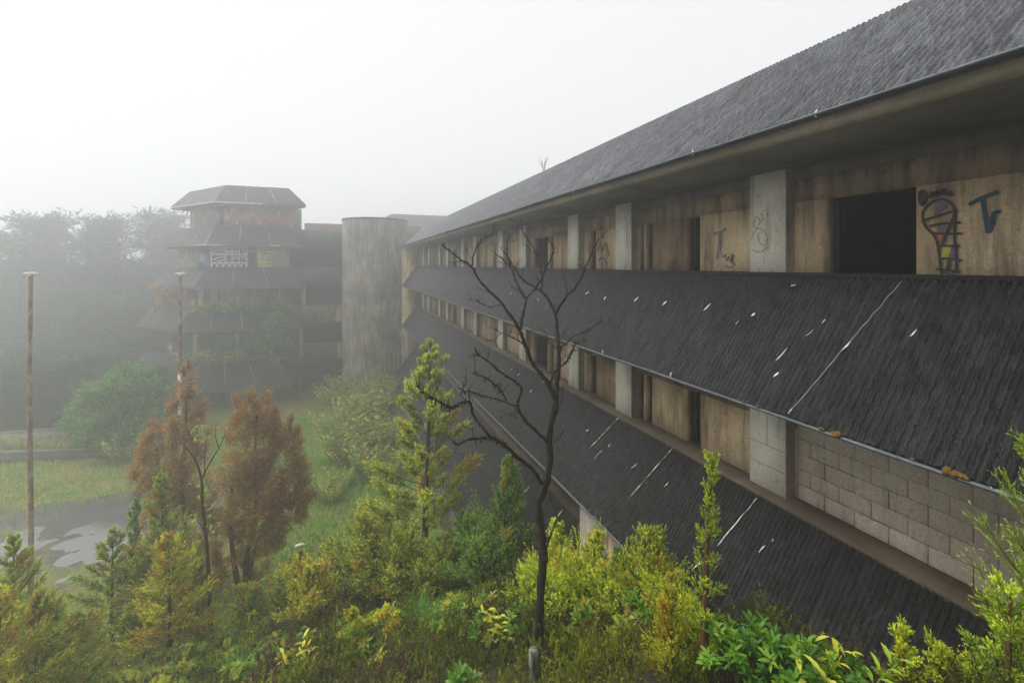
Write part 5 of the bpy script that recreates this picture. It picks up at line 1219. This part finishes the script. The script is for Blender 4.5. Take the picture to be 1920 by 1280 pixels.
# plants on the ledges of the pavilion
for i, (px, py, rx, rz, Y, lab, cols) in enumerate([(508, 612, 12, 18, 37.9, 'narrow light green shrub top growing on the pavilion ledge', GRN), (512, 640, 34, 20, 38.0, 'bushy green shrub rooted on the lower pavilion ledge', GRN), (424, 655, 16, 16, 38.0, 'dark small shrub in the pavilion opening', [(0.04, 0.08, 0.025)]),
        (470, 578, 60, 6, 38.3, 'green weeds along the third pavilion ledge', GRN), (400, 580, 36, 6, 38.3, 'yellowish weeds along the third pavilion ledge', GG), (395, 668, 60, 5, 38.1, 'grassy yellow weeds along the lowest pavilion ledge', GG), (318, 560, 34, 16, 41.0, 'reddish brown bush on the pavilion corner ledge', BROWN), (520, 590, 26, 14, 38.4, 'hanging green creeper on the pavilion ledge', GRN)]):
    p = on_y(px, py, Y); dd = p @ np.array([SA, CA, 0]); k = dd / FPX; base = p - [0, 0, rz * k * 1.4]
    clump_tree(base, [([base + [0, 0, -0.25], base + [0, 0, rz * k * 0.6], p], 0.04, 0.015)], [(p + [sx * rx * k * 0.5, 0, 0], (rx * k * 0.6, 0.45, rz * k), 0.5) for sx in (-1, 0, 1)], 50 + i, cols, 200, 0.13, 0.07, 'ledge_shrub', lab, 'plants on the pavilion ledges', 'shrub')

# near plants at the foot of the picture
def near(px, d, dz=0.0):
    p = at(px, HOR, d); return (p[0], p[1], gz(p[0], p[1]) + dz)
LG = [(0.04, 0.105, 0.009), (0.06, 0.13, 0.010), (0.03, 0.08, 0.008), (0.09, 0.15, 0.012)]
for i, (px, d, H, R, ntw, lab) in enumerate([(1438, 3.3, 0.70, 0.26, 46, 'glossy green leafy shrub at the foot of the slender near conifer'), (1498, 3.15, 0.60, 0.26, 44, 'glossy green leafy shrub beside the dark rock'), (1562, 3.0, 0.50, 0.24, 40, 'glossy green leafy shrub below the black roofing apron'), (1385, 3.45, 0.78, 0.24, 34, 'glossy green leafy shrub with the tallest shoots behind the conifer stem'), (1290, 4.4, 0.62, 0.24, 34, 'small glossy shrub between the ferns and the conifer'), (870, 5.3, 0.42, 0.14, 12, 'lone bright green leafy shoot in the heather')]):
    st_, lf_ = leafy_bush(H, R, ntw, 400 + i, LG, ll=0.085 if i < 5 else 0.16, lw=0.027 if i < 5 else 0.06, per=10)
    t = thing('leafy_shrub', lab, 'shrub', near(px, d), 'glossy leafy shrubs'); put('stems', st_, M['bark'], t); put('leaves', lf_, M['gloss'], t)
YG = [(0.30, 0.27, 0.025), (0.33, 0.28, 0.05), (0.18, 0.23, 0.025)]
for i, (px, d, H, n, lab) in enumerate([(548, 7.6, 0.5, 3, 'yellow ginger shoots with broad leaves in the heather'), (598, 7.4, 0.55, 3, 'tallest yellow ginger shoots beside the broad ones in the heather'), (690, 7.2, 0.4, 3, 'small yellow ginger shoots under the orange tiny conifer'), (1425, 3.2, 0.55, 3, 'yellowing ginger leaves among the glossy shrubs'), (1532, 3.05, 0.62, 3, 'upright yellow ginger leaf among the glossy shrubs'), (1590, 2.95, 0.48, 4, 'green and yellow ginger leaves at the end of the glossy shrubs'), (950, 6.6, 0.95, 4, 'pale green ginger stems beside the bare trunk')]):
    a = ginger(H, n, 450 + i, YG if i not in (5, 6) else [(0.13, 0.2, 0.02), (0.24, 0.24, 0.03)], ll=0.19 if d > 4 else 0.15, lw=0.05 if d > 4 else 0.036, spread=0.25)
    single('ginger_shoots', a, M['leaf'], lab, 'plant', near(px, d), 'ginger shoots on the bank')
SG = [(0.05, 0.13, 0.02), (0.07, 0.16, 0.025), (0.04, 0.10, 0.018)]
for i, (px, d, H, n, lab) in enumerate([(785, 9.0, 0.62, 46, 'large green strap-leaved clump below the tall conifer'), (815, 8.7, 0.55, 34, 'green strap-leaved clump touching the large one'), (668, 8.0, 0.5, 28, 'green strap-leaved clump behind the orange tiny conifer'), (440, 8.9, 0.7, 36, 'dark green strap-leaved clump under the thin sapling'), (515, 8.6, 0.5, 26, 'small green strap-leaved clump right of the dark one'), (860, 8.8, 0.4, 22, 'small strap-leaved clump by the bare earth')]):
    single('strap_clump', strap_clump(H, n, 500 + i, SG), M['leaf'], lab, 'plant', near(px, d, -0.02), 'strap-leaved clumps')
FG = [(0.21, 0.25, 0.02), (0.27, 0.27, 0.025), (0.16, 0.22, 0.02)]
for i, (px, d, Lf, n, lab) in enumerate([(1185, 5.6, 0.42, 7, 'bright yellow fern by the tan wall conifers'), (1110, 5.9, 0.38, 5, 'yellow fern low in the heather near the bare trunk'), (250, 9.2, 0.7, 7, 'lime fern under the golden conifer'), (290, 8.6, 0.6, 6, 'lime fern lowest on the bank under the golden conifer'), (345, 9.8, 0.5, 5, 'small lime fern beside the golden conifer stem'), (425, 10.2, 0.45, 4, 'pale yellow fern by the thin sapling'), (110, 8.4, 0.45, 5, 'lime fern at the foot of the rust conifers')]):
    single('fern', fern(n, Lf, 550 + i, FG), M['leaf'], lab, 'fern', near(px, d, 0.12), 'ferns on the bank')
wv_m = []
for k in range(4):
    st_, lf_ = leafy_bush(0.42, 0.26, 16, 900 + k, [(0.05, 0.12, 0.012), (0.08, 0.14, 0.014), (0.13, 0.16, 0.016), (0.16, 0.14, 0.016)], ll=0.11, lw=0.04, per=8)
    a, b = st_.mesh('stems'), lf_.mesh('leaves'); a.materials.append(M['bark']); b.materials.append(M['gloss']); wv_m.append((a, b))
rw = np.random.default_rng(21)
for j in range(46):
    px = rw.uniform(150, 1240); u_ = (px - 150) / 1090; d = lerp(rw.uniform(8.6, 11.5), rw.uniform(5.2, 7.6), u_)
    t = thing('leafy_weed', 'small broad-leaved weed poking out of the heather on the bank', 'plant', near(px, d, 0.1), 'broad-leaved weeds in the heather', rw.uniform(0, 6.28)); sc_ = rw.uniform(0.7, 1.35); t.scale = (sc_, sc_, sc_)
    a, b = wv_m[j % 4]; put('stems', a, None, t); put('leaves', b, None, t)
for j in range(30):
    px = rw.uniform(200, 1300); u_ = (px - 200) / 1100; d = lerp(rw.uniform(8.0, 11.0), rw.uniform(4.6, 7.0), u_); p = near(px, d); a = Acc()
    for q in range(int(rw.integers(2, 5))):
        dl = np.array([rw.normal(0, 0.25), rw.normal(0, 0.25), 1.0]); h_ = rw.uniform(0.35, 0.8); k1 = dl * h_ * 0.55 + rw.normal(0, 0.02, 3); k2 = dl * h_ + rw.normal(0, 0.06, 3)
        a.tube([(0, 0, -0.03), k1, k2], [0.005, 0.004, 0.002], 4, caps=False); a.tube([k1, k1 + (rw.normal(0, 0.08), rw.normal(0, 0.08), 0.13)], [0.003, 0.001], 3, caps=False)
    single('dry_stalks', a, M['redbark'], 'thin bare brown stalks standing in the heather on the bank', 'plant', p, 'dry stalks in the heather')
# dark rocks between the near shrubs
for i, (px, d, rr) in enumerate([(1392, 3.25, 0.13), (1440, 3.1, 0.10), (1640, 2.9, 0.09)]):
    p = near(px, d); a = Acc(); blob(a, (0, 0, 0.04), rr, 600 + i, (12, 8), (1.2, 1, 0.8), rough=0.18)
    single('rock', a, M['rock'], ['dark rock under the slender near conifer', 'small dark rock among the glossy shrubs', 'dark rock at the end of the glossy shrubs'][i], 'rock', p, 'rocks on the bank')
# bottle left on the lawn, dry stick
q = gp(562, 1016, -10.3); zq = gz(*q); a = Acc(); a.tube([(-0.16, 0, .07), (-0.14, 0, .07), (0.10, 0.02, .07), (0.16, 0.025, .07), (0.19, 0.03, .07), (0.22, 0.03, .07)], [0.055, 0.07, 0.07, 0.045, 0.025, 0.025], 10)
single('plastic_bottle', a, M['white'], 'white plastic bottle lying on the lawn by the brown tree', 'bottle', (q[0], q[1], zq))
p0_ = at(1156, 1118, 5.6); p1_ = at(1206, 1160, 5.2)
single('dry_stick', Acc().tube([p0_, (p0_ + p1_) / 2 + [0, 0, -0.02], p1_ - [0, 0, 0.1]], [0.006, 0.008, 0.009], 6), M['ledge'], 'dry brown stick leaning in the heather below the ferns', 'stick')
# grass tuft on the wing ridge
a = Acc(); r = np.random.default_rng(3); yr = R_X / (pdir(1020, HOR)[0] / pdir(1020, HOR)[1])
for j in range(16):
    az = r.uniform(0, 6.28); hgt_ = r.uniform(0.25, 0.6); a.tube([(0, 0, -.05), (0.05 * math.cos(az), 0.08 * math.sin(az), hgt_ * 0.6), (0.16 * math.cos(az), 0.25 * math.sin(az), hgt_)], [0.006, 0.005, 0.002], 3, C=(0.16, 0.14, 0.09), caps=False)
single('roof_grass', a, M['leaf'], 'dry grass tuft growing on the roof ridge', 'plant', (R_X, yr, R_Z))

# ------------------------------------------------------------------ tall trees behind the court
def tall_tree(seed, H, R):
    r = np.random.default_rng(seed); tr = Acc(); cr = Acc()
    tr.tube([(0, 0, -.3), (0.1, 0, H * .4), (0, 0.1, H * .75), (0.1, 0, H * .98)], [0.32, 0.24, 0.14, 0.03], 7)
    S, D, L, K0, K1 = [], [], [], [], []
    base = np.array((0.018, 0.028, 0.016))
    for i in range(58):
        t = 0.16 + 0.83 * (i / 58); az = i * 2.4 + r.uniform(-.4, .4)
        l = R * (0.45 + 0.65 * math.sin(math.pi * min(1, (t - 0.1) * 1.02)) ** 0.7) * r.uniform(0.45, 1.1); el = r.uniform(0.0, 0.5)
        d = np.array([math.cos(az) * math.cos(el), math.sin(az) * math.cos(el), math.sin(el)]); b = np.array([0, 0, t * H]); e = b + d * l
        tr.tube([b, lerp(b, e, 0.6) + [0, 0, 0.15], e], [0.06, 0.04, 0.015], 4, caps=False)
        for q in range(5):
            c = lerp(b, e, 0.4 + 0.15 * q) + r.normal(0, 0.25, 3) * [1, 1, 0.5]; m = 26
            off = r.normal(0, 1, (m, 3)) * [0.55, 0.55, 0.26]
            S.append(c + off); D.append(unit(off + [0, 0, 0.35] + r.normal(0, .4, (m, 3)))); L.append(r.uniform(0.3, 0.6, m)); col = base * r.uniform(0.7, 1.4); K0.append(np.tile(col, (m, 1))); K1.append(np.tile(col * 1.4, (m, 1)))
    S = np.concatenate(S); needles(cr, S, np.concatenate(D), np.concatenate(L), r.normal(0, .1, S.shape), np.concatenate(K0), np.concatenate(K1), 4, 0.24, 0.11, r)
    a, b = tr.mesh('trunk'), cr.mesh('crown'); a.materials.append(M['bark']); b.materials.append(M['leaf']); return a, b
TV = [tall_tree(700 + k, 14.5, 2.5) for k in range(3)]
r = np.random.default_rng(12)
spots = [(75, 410, 46), (190, 414, 47), (305, 406, 53), (12, 486, 45), (132, 510, 49), (245, 500, 49), (-40, 440, 46), (-95, 430, 45), (45, 515, 50), (102, 505, 51), (150, 505, 50), (218, 515, 50), (275, 500, 50), (-15, 500, 49), (0, 540, 43), (60, 545, 43), (110, 560, 42), (165, 550, 43), (215, 565, 43), (255, 560, 44), (-60, 540, 43), (30, 590, 41), (90, 600, 41), (140, 610, 41), (190, 600, 41), (240, 620, 42)]
for j, (px, pt, d) in enumerate(spots):
    p = at(px, HOR, d); zt = at(px, pt, d)[2]; sc = (zt + 10.5) / 14.5
    front = d < 45
    t = thing('forest_tree', ('shorter dark conifer at the front edge of the foggy wood' if front else 'tall dark conifer of the foggy wood beyond the court'), 'tree', (p[0], p[1], -10.6), 'trees in the foggy wood', r.uniform(0, 6.28))
    t.scale = (1.0 * r.uniform(0.95, 1.2), 1.0 * r.uniform(0.95, 1.2), sc)
    a, b = TV[j % 3]
    put('trunk', a, None, t); put('crown', b, None, t)

for j in range(16):
    px = -70 + j * 23 + r.uniform(-8, 8); d = r.uniform(29.5, 32.5); p = at(px, HOR, d); sc = r.uniform(0.2, 0.34)
    t = thing('forest_shrub', 'dark bushy undergrowth at the foot of the foggy wood behind the low walls', 'shrub', (p[0], p[1], -10.6), 'undergrowth before the wood', r.uniform(0, 6.28)); t.scale = (0.6, 0.6, sc)
    a, b = TV[j % 3]; put('trunk', a, None, t); put('crown', b, None, t)

# ------------------------------------------------------------------ the fog
hb = Acc().box(-90, 90, -14, 110, -11.8, 7.2)
mh = bpy.data.materials.new('haze'); mh.use_nodes = True; th = mh.node_tree; th.nodes.clear()
vo = th.nodes.new('ShaderNodeVolumePrincipled'); vo.inputs['Color'].default_value = (0.965, 0.982, 1.0, 1); vo.inputs['Density'].default_value = HAZE_DENSITY; vo.inputs['Anisotropy'].default_value = 0.65
mo_ = th.nodes.new('ShaderNodeOutputMaterial'); th.links.new(vo.outputs[0], mo_.inputs['Volume'])
tag(put('haze', hb, mh), kind='stuff')
print('tris', sum(len(m.polygons) for m in bpy.data.meshes), 'objs', len(bpy.data.objects))
